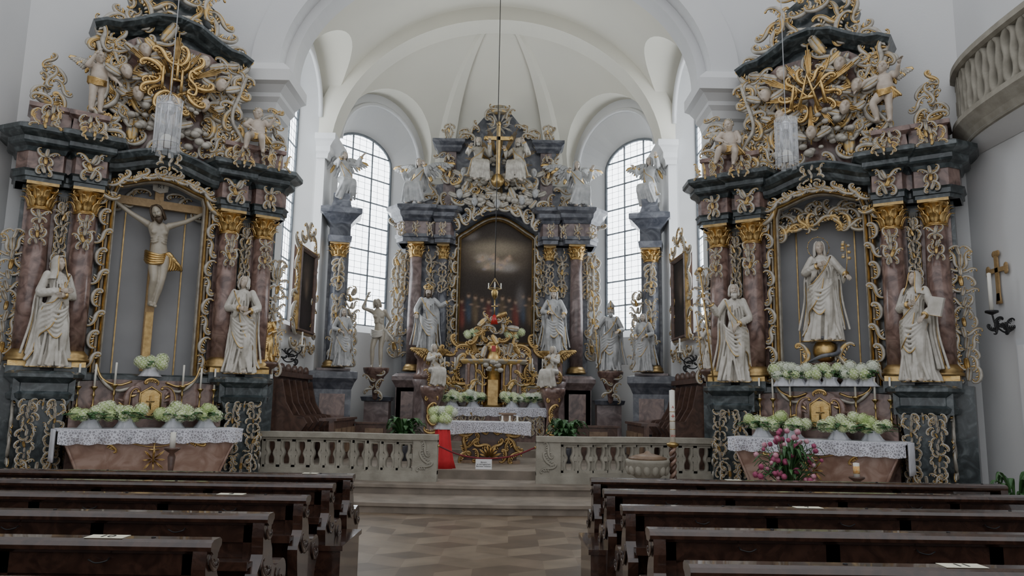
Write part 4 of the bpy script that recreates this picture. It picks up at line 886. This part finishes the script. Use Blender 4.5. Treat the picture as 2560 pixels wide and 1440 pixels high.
figure('king_statue',on(FH,(-1.72,-.75,2.86),.97,rz=.2),crown=1,hair='long',hairlen=.08,extra='beard',robe='statue_grey',hairmat='hair_brown',eA=(-.3,-.02,1.15),wA=(-.3,-.22,1.0),eB=(.34,-.04,1.25),wB=(.5,-.15,1.35),seed=40,flare=.85,**S)
figure('queen_statue',on(FH,(1.5,-.75,2.86),.97,rz=-.2),crown=1,hair='long',robe='statue_grey',eA=(-.3,-.02,1.15),wA=(-.1,-.22,1.1),eB=(.3,-.04,1.15),wB=(.3,-.24,1.05),seed=41,**S)
for x in(-1.72,1.5):
    pd=MB(); pd.add(lathe([(.3,2.2),(.32,2.3),(.24,2.36),(.22,2.7),(.3,2.8),(.3,2.86)],14),'marble_red',tm((0,0,-.75))); pd.add(lathe([(.4,.74),(.4,1.0),(.3,1.1),(.28,2.0),(.34,2.2)],14),'marble_plum',tm((0,0,-.75)))
    pd.obj('statue_plinth',None,tm((x,19.25,.75)))
SIT=dict(sit=1,hipz=.55,shz=1.05,kA=(-.14,-.38,.5),kB=(.14,-.36,.52),fA=(-.16,-.34,.06),fB=(.18,-.3,.06),head=(0,-.04,1.24),vox=.016)
for s in(-1,1):
    figure('seated_angel_statue',on(FH,(s*2.1,-.3,6.75),1.0,rz=s*.3),robe='statue_grey',wings=.9,eA=(-.32,-.1,.85),wA=(-.35,-.35,.95),eB=(.32,-.1,.85),wB=(.3,-.35,1.05),seed=42+s,**SIT)
    figure('trinity_figure_statue',on(FH,(s*.55,-.55,7.35),.95,rz=-s*.3),robe='silvered',eA=(-.32,-.1,.85),wA=(-.3,-.35,.95),eB=(.32,-.1,.85),wB=(.25,-.35,1.1),extra='beard',seed=45+s,**SIT)
    figure('kneeling_angel_statue',on(FH,(s*1.42,-1.9,2.0),.74,rz=-s*.6),robe='statue_white',wings=.7,wingm='gilt_old',eA=(-.26,-.12,.85),wA=(-.06,-.3,.95),eB=(.26,-.12,.85),wB=(.06,-.3,.95),seed=48+s,gold='gilt',**SIT)
    pz=MB(); pz.add(lathe([(.3,.75),(.3,.85),(.16,.95),(.14,1.5),(.26,1.8),(.3,1.9),(.3,2.02)],12),'marble_red'); 
    for k in range(4): put(pz,'C',tm((0,-.2,1.0+.25*k),.3,ry=k),'gilt','gilt_old')
    pz.obj('angel_plinth',None,on(FH,(s*1.42,-1.9,0)))
hydrangea('hydrangea_bouquet',on(FH,(-.72,-1.6,1.55)),1.0,10,('petal','petal_white'),70); hydrangea('hydrangea_bouquet',on(FH,(.72,-1.6,1.55)),1.0,10,('petal','petal_white'),71)
hydrangea('hydrangea_bouquet',on(FH,(-.5,-1.1,3.1)),.4,4,('petal',),72,False); hydrangea('hydrangea_bouquet',on(FH,(.5,-1.1,3.1)),.4,4,('petal',),73,False)
for s in(-1,1):
    for x in(.35,.95,1.2): candlestick('altar_candlestick',on(FH,(s*x,-1.25,2.1)),.34,.3)
for s in(-1,1):
    fr=Matrix.Translation((s*3.74,17.9,0))@Matrix.Rotation(-s*.25,4,'Z'); E=empty('chancel_column',fr); A=MB();O=MB()
    A.add(mold([(-.42,.3),(-.42,-.4),(.42,-.4),(.42,.3)],[(-.3,.45),(.06,.45),(.06,.8),(0,.9),(0,1.9),(.06,2.05),(.12,2.15),(.12,2.3),(-.3,2.4)]),sl,smooth=False); A.add(box(-.38,.38,-.38,.3,.45,2.38),pl,smooth=False); A.add(box(-.28,.28,-.46,-.36,1.0,1.8),'marble_red',smooth=False)
    column(A,O,0,-.05,2.4,5.35,.18,sl,.30,basecol='gilt_old'); A.add(box(-.24,.24,.08,.3,2.4,5.4),sl,smooth=False)
    A.add(mold([(-.26,.3),(-.26,-.3),(.26,-.3),(.26,.3)],[(-.24,5.35),(0,5.35),(.02,5.5),(-.02,5.52),(-.02,5.8),(.05,5.88),(.15,5.98),(.22,6.02),(.22,6.14),(.1,6.2),(-.24,6.22)]),sl,smooth=False); A.add(box(-.24,.24,-.28,.3,5.35,6.2),sl,smooth=False)
    A.add(prism([(-.25,6.2),(.25,6.2),(.18,6.4),(.2,6.55),(-.2,6.55),(-.18,6.4)],-.25,.3),sl,smooth=False)
    for k in range(3): bouquet_orn(O,0,-.26,2.9+.85*k,.28,.7,100+k)
    bouquet_orn(O,-s*.34,.0,3.4,.38,1.8,104); A.obj('marble_structure',E); O.obj('rocaille_ornament',E)
    figure('angel_statue',fr@tm((0,-.05,6.42),.85,rz=-s*.5,rx=.0),robe='statue_grey',wings=1.0,eA=(-.32,-.1,1.0),wA=(-.3,-.35,1.1),eB=(.34,-.1,1.1),wB=(.4,-.3,1.3),seed=110+s,sit=1,hipz=.62,shz=1.12,kA=(-.14,-.3,.45),kB=(.14,-.2,.5),fA=(-.16,-.1,.02),fB=(.2,.0,.05),head=(0,-.04,1.31),vox=.016)
    figure('small_saint_statue',fr@tm((-s*.16,-.5,2.4),.78,rz=-s*.3),robe='statue_grey',seed=114+s,vox=.016)
    fw=Matrix.Translation((s*4.14,16.4,0))@Matrix.Rotation(-s*pi/2*.98,4,'Z'); E=empty('side_wall_painting',fw); O=MB(); A=MB()
    canvasobj('canvas',E,tm((0,-.06,3.1)),1.1,1.75,[(0,.7,.5,.2,(.08,.06,.05),.8),(.1,.55,.2,.12,(.15,.11,.08),.8),(0,.2,.7,.2,(.04,.03,.03),.8)],(.025,.022,.02),nx=20,nz=30)
    fpp=[(-.55,3.1),(-.55,4.85),(.55,4.85),(.55,3.1),(-.55,3.1)]
    A.add(amold(fpp,[(-.05,.05),(-.04,-.1),(0,-.13),(.05,-.08),(.06,.05)]),'stall_wood',smooth=False); A.add(amold(fpp,[(-.06,.0),(-.05,-.11),(-.035,-.11),(-.03,.0)]),'gilt_old',smooth=False); A.add(box(-.55,.55,-.04,.02,3.1,4.85),'stall_wood')
    for q in(-1,1):
        for k in range(7): put(O,'CS'[k%2],tm((q*.68,-.05,2.8+.36*k),.42,ry=k*1.1),'silvered','gilt_old')
    for k in range(5): put(O,'CS'[k%2],tm((-.4+.2*k,-.08,5.1+.25*math.sin(pi*k/4)),.4,ry=k),'silvered','gilt_old'); put(O,'SC'[k%2],tm((-.4+.2*k,-.08,2.75),.35,ry=k),'silvered','gilt_old')
    A.obj('frame',E); O.obj('rocaille_ornament',E)
def console(name,x,y,z,mat='marble_red'):
    mb=MB(); mb.add(lathe([(.02,-.75),(.06,-.7),(.08,-.5),(.2,-.2),(.3,-.08),(.32,0),(.32,.03)],14),mat)
    for k in range(5): put(mb,'CS'[k%2],tm((.12*(-1)**k,-.22,-.1-.13*k),.26,ry=k),'silvered','gilt_old')
    mb.obj(name,None,tm((x,y,z)))
for s in(-1,1):
    bs=MB(); bs.add(box(-.30,.30,-.02,.4,.45,1.75),'marble_plum',smooth=False); bs.add(mold([(-.30,.35),(-.30,-.05),(.30,-.05),(.30,.35)],[(-.2,1.6),(.05,1.65),(.08,1.75),(-.2,1.8)]),'marble_slate',smooth=False); bs.obj('statue_console_pedestal',None,tm((s*2.86,18.9,0)))
    console('statue_console',s*2.86,18.65,2.42)
figure('saint_sebastian_statue',tm((-2.86,18.6,2.44),.98,rz=.1),nude=1,loin=1,gold='statue_white',skin='flesh_pale',hair='long',hairlen=.05,eA=(-.38,.0,1.5),wA=(-.3,.02,1.75),eB=(.3,.08,1.2),wB=(.2,.18,1.0),head=(-.03,-.04,1.6),hr=(.1,-.2,.2),sway=.06,seed=120,vox=.014)
figure('bishop_statue',tm((2.86,18.6,2.44),.93,rz=-.1),mitre=1,extra='beard',hair='short',robe='statue_grey',eA=(-.32,-.04,1.2),wA=(-.36,-.25,1.15),eB=(.3,-.04,1.12),wB=(.2,-.25,1.05),seed=121,vox=.014)
st=MB(); st.add(tube(sm([(0,0,0),(0,0,1.6),(.02,0,1.75),(.12,0,1.8),(.14,0,1.68),(.06,0,1.65)],4),.014,6),'gilt'); st.obj('crosier',None,tm((2.54,18.36,2.45),1,ry=-.08))
for s,nm in((-1,'christ_figurine'),(1,'joseph_figurine')):
    x=s*4.02; y=13.75
    mb=MB(); mb.add(lathe([(.03,-.35),(.08,-.28),(.12,-.1),(.22,-.03),(.22,.03)],12),'stall_wood'); mb.add(box(-.2,.2,0,.25,-.04,.02),'stall_wood',smooth=False); mb.obj('statue_shelf',None,tm((x,y,2.28)))
    figure(nm,tm((x,y,2.31),.50,rz=-s*.2),robe='gilt' if s<0 else 'statue_white',extra='beard',hairmat='hair_brown',eA=(-.32,-.04,1.15),wA=(-.4,-.25,1.1),seed=130+s,vox=.018)
    r_=MB(); r_.add(tube([(0,0,0),(0,0,.8 if s<0 else 1.0)],.008,6),'gilt'); r_.add(box(-.06,.06,-.006,.006,.68,.69),'gilt'); r_.obj('staff',None,tm((x-.2,y-.14,2.31),1,ry=-.1))
for s in(-1,1):
    mb=MB()
    def bx(a,b,c,d,e,f,m='stall_wood'): mb.add(box(*sorted((s*a,s*b)),c,d,e,f),m,smooth=False)
    bx(4.15,4.25,14.9,17.3,.45,2.15); bx(3.6,4.2,14.9,17.3,.85,.92); bx(4.05,4.28,14.9,17.3,2.1,2.2)
    for k in range(6):
        y=14.95+.46*k; V,F=prism([(3.55,.45),(4.2,.45),(4.2,2.0),(4.05,2.05),(3.95,1.6),(3.8,1.35),(3.6,1.32),(3.52,1.2),(3.62,1.05),(3.55,.8)],y-.04,y+.04); mb.add(([(s*a,b,c) for a,b,c in V],F),'stall_wood',smooth=False)
        if k<5:
            V,F=prism([(y+.1,1.3),(y+.36,1.3),(y+.36,1.85),(y+.23,1.98),(y+.1,1.85)],-.02,.02); mb.add(([(s*(4.13)+q,a,c) for a,q,c in V],F),'mid_wood',smooth=False); mb.add(ell((s*4.14,y+.23,2.25),(.06,.16,.12),10,6),'stall_wood')
    bx(3.0,3.1,14.95,17.0,.45,1.25); bx(2.95,3.3,14.95,17.0,1.25,1.30); 
    for k in range(4): bx(2.96,3.0,15.05+.5*k,15.4+.5*k,.6,1.1,'mid_wood')
    mb.obj('choir_stall')
    mb=MB(); mb.add(box(-.42,.42,-.2,.2,.45,1.15),'stall_wood',smooth=False); mb.add(box(-.46,.46,-.24,.24,1.15,1.19),'stall_wood',smooth=False); mb.add(box(-.2,.2,-.23,-.2,.72,1.06),'mid_wood',smooth=False); mb.add(lathe([(.05,-.01),(.05,.01)],14),'gilt',tm((0,-.23,.9),1,rx=pi/2)); mb.obj('credence_cabinet',None,tm((s*2.45-.1,17.1,0)))
    mb=MB(); mb.add(lathe([(.12,0),(.17,.28),(.18,.3),(.15,.3)],16),'marble_slate'); leafplant(mb,0,0,.3,80,.5,.6,int(s+5),w=.07); mb.obj('potted_plant',None,tm((s*1.68-.1,16.0,.45)))
    mb=MB(); mb.add(tube(sm([(0,0,0),(.1,0,-.1),(.25,0,-.08),(.32,0,.05),(.22,0,.12),(.15,0,.05)],5),.012,6),'iron'); mb.add(tube(sm([(0,0,.15),(.2,0,.0),(.38,0,.1),(.4,0,.2)],5),.012,6),'iron')
    for k in range(6): put(mb,'C',tm((.05+.05*k,0,.12*math.sin(k)),.13,ry=k),'iron','iron')
    mb.add(lathe([(.02,.2),(.06,.22),(.06,.24),(.015,.24),(.015,.5)],10),'wax',tm((.4,0,0))); mb.obj('wall_sconce',None,tm((s*4.2,15.3,2.5),(-s,1,1)))
E=empty('celebration_altar',tm((-.0,15.8,.45))); A=MB();O=MB()
A.add(box(-.7,.7,-.3,.3,.72,.8),'marble_rose',smooth=False); A.add(box(-.55,.55,-.18,.2,.0,.72),'stall_wood',smooth=False); A.add(box(-.62,.62,-.24,.24,0,.06),'mid_wood',smooth=False)
for s in(-1,1):
    for k,(x,z,sc) in enumerate(((.48,.6,.3),(.5,.36,.34),(.5,.12,.3),(.3,.62,.26),(.28,.15,.26),(.15,.35,.3),(.12,.65,.2),(.35,.4,.26))): put(O,'CS'[k%2],tm((s*x,-.24,z),(sc*s,sc,sc),ry=k*1.2),'gilt_old','gilt')
rays(O,0,-.24,.12,.03,.26,9,'gilt',.015,0,pi)
c=MB(); c.add(box(-.82,.82,-.4,.36,.80,.825),'linen',smooth=False); V=[]
for j,z in enumerate((.82,.72,.63)):
    for i in range(81): V.append((-.83+1.66*i/80,-.405-.01*j*math.sin(i*.7),z-(.07*abs(i-40)/40 if j==2 else 0)))
c.add((V,grid_faces(3,81,False)),'lace'); c.obj('altar_cloth',E); A.obj('table',E); O.obj('carving',E)
mb=MB(); 
mb.add(box(-.18,.18,-.13,.13,.14,.17),'mid_wood',smooth=False); mb.add(box(-.12,.12,-.08,.08,.0,.14),'mid_wood',smooth=False); mb.obj('missal_stand',None,tm((.35,15.85,1.28)))
for x in(.25,.4,.55): 
    mb=MB(); mb.add(lathe([(.04,0),(.04,.02),(.018,.03),(.018,.12),(.004,.125)],10),'wax'); mb.obj('short_candle',None,tm((x,15.5 if x!=.4 else 15.52,1.275)))
mb=MB(); mb.add(loft([(0,0,z,a,a,.12,1+z) for z,a in((0,.24),(.15,.20),(.4,.16),(.68,.13),(.70,.12))],36,(6,10)),'red_cloth'); mb.obj('red_draped_pedestal',None,tm((-.85,14.35,.45)))
hydrangea('hydrangea_bouquet',tm((-.85,14.35,1.15)),.42,6,('petal','petal_green','petal_white'),80)
def balu(s):
    mb=MB()
    xs=np.linspace(.85,4.2,60)
    f=lambda x:13.45+.3*(.5-.5*math.cos(min(max((x-1.5)/1.3,0),1)*pi))
    pts=[(s*x,f(x)) for x in xs]
    for (w,z0,z1) in((.14,.30,.42),(.11,.42,.48),(.10,.96,1.0),(.15,1.0,1.09)):
        L=[(x,y-w) for x,y in pts]+[(x,y+w) for x,y in pts[::-1]]; mb.add(slab(L,z0,z1),'sandstone',smooth=False)
    x=1.42
    for xe in(.85,4.0):
        mb.add(box(*sorted((s*xe,s*(xe+.42 if xe<1 else xe+.2))),f(xe+.1)-.12,f(xe+.1)+.12,.42,1.0),'sandstone',smooth=False)
        if xe<1:
            for k in range(3): put(mb,'SC'[k%2],tm((s*1.06,f(1)-.13,.56+.15*k),(.26,.15,.22),ry=k*.8),'sandstone','sandstone')
    while x<4.02:
        y=f(x); 
        for o in(-1,1):
            P=sm([(s*x+o*.02,y,.47),(s*x+o*.075,y,.53),(s*x+o*.08,y,.64),(s*x+o*.05,y,.72),(s*x+o*.08,y,.80),(s*x+o*.075,y,.91),(s*x+o*.02,y,.97)],3)
            mb.add(tube(P,.036,6,.08,B=(0,1,0)),'sandstone')
        mb.add(box(s*x-.165,s*x-.10,y-.07,y+.07,.47,.97),'sandstone',smooth=False)
        for z in(.49,.95): mb.add(box(s*x-.14,s*x+.14,y-.07,y+.07,z-.03,z+.03),'sandstone',smooth=False)
        mb.add(box(s*x-.14,s*x-.05,y-.065,y+.065,.68,.76),'sandstone',smooth=False); mb.add(box(s*x+.05,s*x+.14,y-.065,y+.065,.68,.76),'sandstone',smooth=False)
        x+=.265
    mb.obj('communion_rail_balustrade')
balu(-1); balu(1)
mb=MB(); mb.add(tube(sm([(-.84,13.4,.9),(-.45,13.4,.75),(0,13.4,.70),(.45,13.4,.75),(.84,13.4,.9)],6),.014,6),'red_rope'); 
for s in(-1,1): mb.add(ell((s*.84,13.4,.9),.025,8,6),'brass')
mb.obj('barrier_rope')
E=empty('notice_sign',tm((-.05,13.38,.0))); mb=MB(); mb.add(box(-.14,.14,-.008,.008,.52,.69),'paper_white',smooth=False); mb.obj('board',E)
text('Bereich\nist alarmgesichert\nBetreten verboten',(0,-.012,.605),.034,'ink',parent=E)
mb=MB(); mb.add(lathe([(.2,0),(.22,.06),(.12,.12),(.11,.3),(.2,.36),(.3,.45),(.33,.55),(.35,.60),(.35,.64),(.33,.645)],28),'sandstone'); mb.add(lathe([(.30,.645),(.31,.67),(.2,.71),(.06,.74),(.02,.78)],24),'mid_wood')
for k in range(14):
    a=2*pi*k/14; mb.add(ell((.29*math.cos(a),.29*math.sin(a),.49),(.06,.06,.09),8,6),'sandstone')
mb.obj('baptismal_font',None,tm((2.6,12.45,.15)))
mb=MB(); P=[(.03*math.cos(t),.03*math.sin(t),.08+.75*t/25) for t in np.linspace(0,25,90)]; mb.add(tube(P,.03,8),'marble_rose'); mb.add(tube([(-a,-b,c) for a,b,c in P],.03,8),'stall_wood')
mb.add(lathe([(.17,0),(.17,.03),(.1,.06),(.05,.1)],16),'stall_wood'); mb.add(lathe([(.04,.83),(.1,.87),(.1,.9),(.045,.92)],16),'brass'); mb.add(lathe([(.045,.9),(.045,1.75),(.01,1.76)],20),'wax')
for z in(1.12,1.25,1.4): mb.add(lathe([(.046,z),(.0465,z+.008),(.046,z+.01)],20),'gilt')
E=empty('paschal_candle',tm((3.02,12.5,.15))); mb.obj('candle_and_stand',E)
text('2021',(0,-.048,1.02),.045,'ink_red',parent=E); text('A',(0,-.048,1.48),.06,'ink_red',parent=E); text('+',(0,-.048,1.33),.12,'ink_red',parent=E)
def floorstand(name,x,y,zt,hc,rc=.035,pr=None):
    mb=MB(); mb.add(lathe([(.14,0),(.14,.03),(.05,.07),(.025,.15),(.04,.4),(.02,.6),(.05,zt-.1),(.03,zt-.05),(.10,zt),(.10,zt+.02),(.03,zt+.02)],16),'stall_wood'); mb.add(lathe([(rc,zt+.02),(rc,zt+hc),(.005,zt+hc+.004)],16),'wax')
    if pr: mb.add(lathe([(rc+.001,zt+.06),(rc+.001,zt+hc-.04)],16),'orange_print')
    mb.obj(name,None,tm((x,y,0)))
floorstand('floor_candle_stand',-4.05,10.2,.98,.22); floorstand('floor_candle_stand',4.98,10.3,.74,.2,.04,1)
mb=MB(); mb.add(lathe([(.1,0),(.16,.1),(.17,.3),(.1,.45),(.12,.5)],18),'marble_slate')
rd=random.Random(4)
for i in range(80):
    a=rd.uniform(0,6.28); l=rd.uniform(.1,.5); h_=rd.uniform(.2,1.05)*(1.15-l)
    P=(l*math.cos(a),l*math.sin(a)*.7,.5+h_*.8); mb.add(tube([(0,0,.4),(P[0]*.5,P[1]*.5,.4+(P[2]-.4)*.6),P],.005,4),'leaf_green'); floret_head(mb,tm(P),rd.choice(['petal_pink','petal_pink','petal_magenta','petal_magenta']),rd.uniform(.03,.055),14,i)
leafplant(mb,0,0,.5,80,.5,.7,9,w=.035); mb.obj('pink_flower_vase',None,tm((4.28,10.85,.0)))
for x,y in((-4.5,13.0),(4.35,13.2)):
    mb=MB(); mb.add(lathe([(.11,0),(.15,.22),(.13,.22)],14),'marble_slate'); leafplant(mb,0,0,.2,70,.34,.85,int(x*3),w=.04); mb.obj('potted_plant',None,tm((x,y,.3),.85))
mb=MB(); mb.add(lathe([(.11,0),(.15,.22),(.13,.22)],14),'marble_slate'); leafplant(mb,0,0,.2,50,.35,.7,77,w=.04); mb.obj('potted_plant',None,tm((6.75,9.8,0)))
# ================================================================== pews
def pew(s,y,x0=1.15,x1=5.1):
    mb=MB()
    def bx(a,b,c,d,e,f,m='dark_wood'): mb.add(box(*sorted((s*a,s*b)),c,d,e,f),m,smooth=False)
    bx(x0+.06,x1,y+.015,y+.045,.12,.90)
    for z0,z1 in((.78,.90),(.42,.5),(.1,.2)): bx(x0+.06,x1,y-.0,y+.05,z0,z1)
    n=4
    for k in range(n+1):
        x=x0+.1+(x1-x0-.2)*k/n; bx(x-.04,x+.04,y,y+.05,.15,.9)
    prof=[(-.055,.905),(-.06,.925),(-.05,.945),(-.02,.955),(.06,.955),(.085,.94),(.085,.915),(.06,.9),(.05,.885),(-.02,.885),(-.04,.9)]
    n=len(prof); V=[(s*x,y+a,z) for x in(x0-.02,x1) for a,z in prof]; mb.add((V,[tuple(range(n)),tuple(range(2*n-1,n-1,-1))]+[(i,(i+1)%n,(i+1)%n+n,i+n) for i in range(n)]),'dark_wood',smooth=False)
    bx(x0+.05,x1,y-.17,y+.0,.66,.685); bx(x0+.05,x1,y-.18,y-.165,.65,.70)
    bx(x0+.05,x1,y+.02,y+.42,.42,.46)
    bx(x0+.05,x1,y-.36,y-.16,.14,.18)
    o=[(-.05,.93),(.06,.95),(.10,.90),(.09,.80),(.14,.72),(.16,.64),(.24,.60),(.38,.62),(.46,.58),(.48,.50),(.44,.42),(.38,.30),(.40,.12),(.46,.0),(-.1,.0),(-.10,.12),(-.07,.3),(-.12,.45),(-.15,.60),(-.10,.66),(-.05,.72),(-.06,.82)]
    S=sm([(a,0,b) for a,b in o],3); O=[(p[0],p[2]) for p in S]
    V,F=prism(O,0,.07)
    for xe in(x0,x1-.07): mb.add(([(s*(xe+q),y+a,b) for a,q,b in V],F),'dark_wood',smooth=False)
    for (a,b,sc) in((.0,.62,.2),(.34,.5,.18),(.05,.2,.22),(.02,.84,.13)): put(mb,'C',tm((s*(x0-.01),y+a,b),(sc,sc*.5,sc),rz=pi/2,ry=.4),'dark_wood','dark_wood')
    for xx in np.linspace(x0+.5,x1-.4,4):
        mb.add(tube(sm([(s*xx,y-.005,.86),(s*xx,y-.03,.85),(s*(xx+.05),y-.035,.84),(s*(xx+.09),y-.03,.855)],3),.004,5),'iron'); mb.add(ell((s*xx+.2,y+.02,.957),(.012,.012,.004),8,5),'iron')
    return mb.obj('church_pew')
for y in(7.45,6.6,5.75,4.85,3.95,3.05): pew(-1,y)
for y in(7.45,6.5,5.5,4.5,3.55,2.6): pew(1,y)
for s in(-1,1):
    mb=MB(); mb.add(box(-.12,.12,-.4,.4,.0,.46),'dark_wood',smooth=False); mb.add(box(-.14,.14,-.42,.42,.44,.48),'dark_wood',smooth=False); mb.obj('aisle_side_seat',None,tm((s*1.14,6.85,0)))
def label(t,x,y,sz=.07,w=.19):
    E=empty('pew_number_card',tm((x,y,.956))); mb=MB(); mb.add(box(-w/2,w/2,-.045,.045,0,.002),'paper',smooth=False); mb.obj('card',E); text(t,(0,0,.003),sz,'ink',rot=(0,0,0),parent=E)
label('6',-1.70,5.77,.08); label('10',-1.68,3.97,.08); label('7',2.45,5.52,.07); label('11',2.38,3.57,.08); label('2',-1.55,7.47,.05,.14); label('1',2.5,7.47,.05,.14)
def pendant(x,y,z):
    mb=MB()
    for k in range(12):
        a=2*pi*k/12; R=.12; w=.026; c,s_=math.cos(a),math.sin(a)
        mb.add(box(-w,w,-.004,.004,-.28-.03*(k%2),.26),'lamp_glass',tm((R*c,R*s_,0),1,rz=a+pi/2),smooth=False)
        mb.add(tube([(R*math.cos(a+.25),R*math.sin(a+.25),-.29),(R*math.cos(a+.25),R*math.sin(a+.25),.26)],.003,4),'chrome')
    for zz in(-.2,.18): mb.add(tube([(.115*math.cos(t),.115*math.sin(t),zz) for t in np.linspace(0,2*pi,25)],.006,5),'chrome')
    mb.add(lathe([(.03,.24),(.05,.2),(.05,.12),(.02,.1)],12),'chrome'); 
    for k in range(4):
        a=k*pi/2+.3; mb.add(tube([(.07*math.cos(a),.07*math.sin(a),-.10),(.07*math.cos(a),.07*math.sin(a),.2)],.009,8),'chrome')
        mb.add(tube([(0,0,.34),(.11*math.cos(a),.11*math.sin(a),.18)],.003,4),'chrome')
    mb.add(ell((0,0,-.17),(.06,.06,.07),12,8),'wax'); mb.add(tube([(0,0,.2),(0,0,8.5)],.005,5),'white_metal'); mb.obj('pendant_lamp',None,tm((x,y,z)))
pendant(-3.12,7.3,4.35); pendant(3.42,8.2,4.62)
mb=MB(); mb.add(tube([(0,0,0),(0,0,6.85)],.010,5),'iron')
mb.add(tube([(.14*math.cos(t),.14*math.sin(t),-.25) for t in np.linspace(0,2*pi,25)],.008,5),'brass')
for k in range(4):
    a=k*pi/2; mb.add(tube([(0,0,0),(.14*math.cos(a),.14*math.sin(a),-.25)],.004,4),'brass'); mb.add(lathe([(.02,-.25),(.012,-.2),(.012,-.12)],8),'wax',tm((.14*math.cos(a),.14*math.sin(a),0)))
mb.add(lathe([(.01,-.5),(.06,-.42),(.08,-.32),(.05,-.26)],12),'brass'); mb.obj('sanctuary_lamp',None,tm((.02,17.0,4.45)))
# ================================================================== right wall items, gallery
mb=MB()
path=sm([(7.78,11.95,0),(7.55,11.5,0),(7.4,10.9,0),(7.33,10.0,0),(7.33,8.8,0),(7.33,7.5,0),(7.33,6,0)],6); path=[(p[0],p[1]) for p in path]
mb.add(mold(path,[(-.02,5.85),(.04,5.96),(.12,6.06),(.16,6.1),(.16,6.18),(.1,6.22),(-.12,6.22),(-.12,5.85)]),'sandstone',smooth=False)
mb.add(mold(path,[(.08,7.0),(.14,7.03),(.14,7.12),(.08,7.16),(-.1,7.16),(-.1,7.0)]),'sandstone',smooth=False)
d=0
for i in range(len(path)-1):
    a=np.array(path[i]); b=np.array(path[i+1]); L=np.linalg.norm(b-a); t_=(b-a)/L
    while d<L:
        p=a+(b-a)*d/L
        for o in(-1,1):
            Q=[(p[0]+t_[0]*o*w,p[1]+t_[1]*o*w,z) for w,z in((.02,6.2),(.10,6.3),(.11,6.45),(.07,6.62),(.11,6.8),(.10,6.92),(.02,7.02))]
            mb.add(tube(sm(Q,3),.05,6,.08,B=(t_[1],-t_[0],0)),'sandstone')
        d+=.34
    d-=L
V=[(x,y,5.88) for x,y in path]+[(7.79,y,5.7) for x,y in path]; mb.add((V,grid_faces(2,len(path),False)),'plaster'); V=[(x,y,6.2) for x,y in path]+[(7.79,y,6.2) for x,y in path]; mb.add((V,grid_faces(2,len(path),False)),'plaster')
mb.obj('gallery_balustrade')
E=MB(); 
for (a,b,c,d) in((-.03,.03,-.3,.3),(-.15,.15,.08,.14)): E.add(box(-.012,.012,a,b,c,d),'cross_wood',smooth=False)
for (y,z) in((0,.33),(-.17,.11),(.17,.11)):
    for k in(-1,0,1): E.add(ell((0,y+.035*k*(1 if z>.3 else 0),z+.035*k*(0 if z>.3 else 1)),(.012,.045,.045),8,6),'cross_wood')
E.add(prism([(-.05,-.34),(.05,-.34),(.03,-.2),(-.03,-.2)],-.012,.012),'cross_wood',tm(rz=pi/2)); E.obj('consecration_cross',None,tm((7.76,11.35,3.65),(1,1.25,1.15)))
def wallcandle(x,y,z,s):
    mb=MB(); mb.add(tube(sm([(0,0,-.25),(.12,0,-.3),(.25,0,-.2),(.3,0,-.02)],5),.014,6),'iron')
    for k in range(7): put(mb,'CS'[k%2],tm((.03+.045*k,0,-.2+.06*math.sin(k*2)),.17,ry=k),'iron','iron')
    mb.add(lathe([(.02,-.04),(.09,-.01),(.09,.02),(.02,.02)],12),'iron',tm((.3,0,0))); mb.add(lathe([(.028,.02),(.028,.58),(.004,.59)],12),'wax',tm((.3,0,0))); mb.obj('wall_candle_bracket',None,tm((x,y,z),(s,1,1)))
wallcandle(7.77,11.1,3.1,-1); wallcandle(-7.77,11.1,3.1,1)
mb=MB(); mb.add(box(-.06,.0,-.09,.09,.35,2.4),'white_metal',smooth=False); mb.add(box(-.065,-.06,-.07,.07,.5,2.3),'paper_white',smooth=False); mb.obj('column_speaker',None,tm((7.78,10.9,.3)))
mb=MB(); mb.add(box(-.02,.0,-.1,.1,-.14,.14),'mid_wood',smooth=False); mb.add(box(-.03,-.02,-.07,.07,-.1,.1),'marble_red',smooth=False); mb.obj('framed_picture',None,tm((-4.2,15.0,2.6),(-1,1,1)))
mb=MB(); mb.add(box(-.02,.0,-.1,.1,-.2,.2),'paper_white',smooth=False); mb.obj('wall_notice',None,tm((4.2,15.0,3.1)))
# ================================================================== light
w=bpy.data.worlds.new('World'); SC.world=w; w.use_nodes=True; bg=w.node_tree.nodes['Background']
sky=w.node_tree.nodes.new('ShaderNodeTexSky'); sky.sky_type='HOSEK_WILKIE'; sky.turbidity=8; sky.sun_direction=(.3,-.5,.8)
mx=w.node_tree.nodes.new('ShaderNodeMix'); mx.data_type='RGBA'; mx.inputs[0].default_value=.85; mx.inputs[7].default_value=(.94,.96,1,1)
w.node_tree.links.new(sky.outputs[0],mx.inputs[6]); w.node_tree.links.new(mx.outputs[2],bg.inputs[0]); bg.inputs[1].default_value=1.4
# ================================================================== camera
th=math.radians(8.62); ps=math.radians(.37); r=math.radians(.95)
Fv=Vector((math.sin(ps)*math.cos(th),math.cos(ps)*math.cos(th),math.sin(th))); R0=Vector((math.cos(ps),-math.sin(ps),0)); U0=R0.cross(Fv)
R=R0*math.cos(r)+U0*math.sin(r); U=U0*math.cos(r)-R0*math.sin(r)
cam=bpy.data.cameras.new('camera'); co=bpy.data.objects.new('camera',cam); SC.collection.objects.link(co); SC.camera=co
cam.sensor_width=36; cam.lens=1900/2560*36; cam.clip_end=200
Mx=Matrix.Identity(4)
for i in range(3): Mx[i][0]=R[i]; Mx[i][1]=U[i]; Mx[i][2]=-Fv[i]
Mx[0][3]=.3; Mx[1][3]=0; Mx[2][3]=1.65
co.matrix_world=Mx
print('OBJ',len(bpy.data.objects),'FACES',sum(len(m.polygons) for m in bpy.data.meshes))
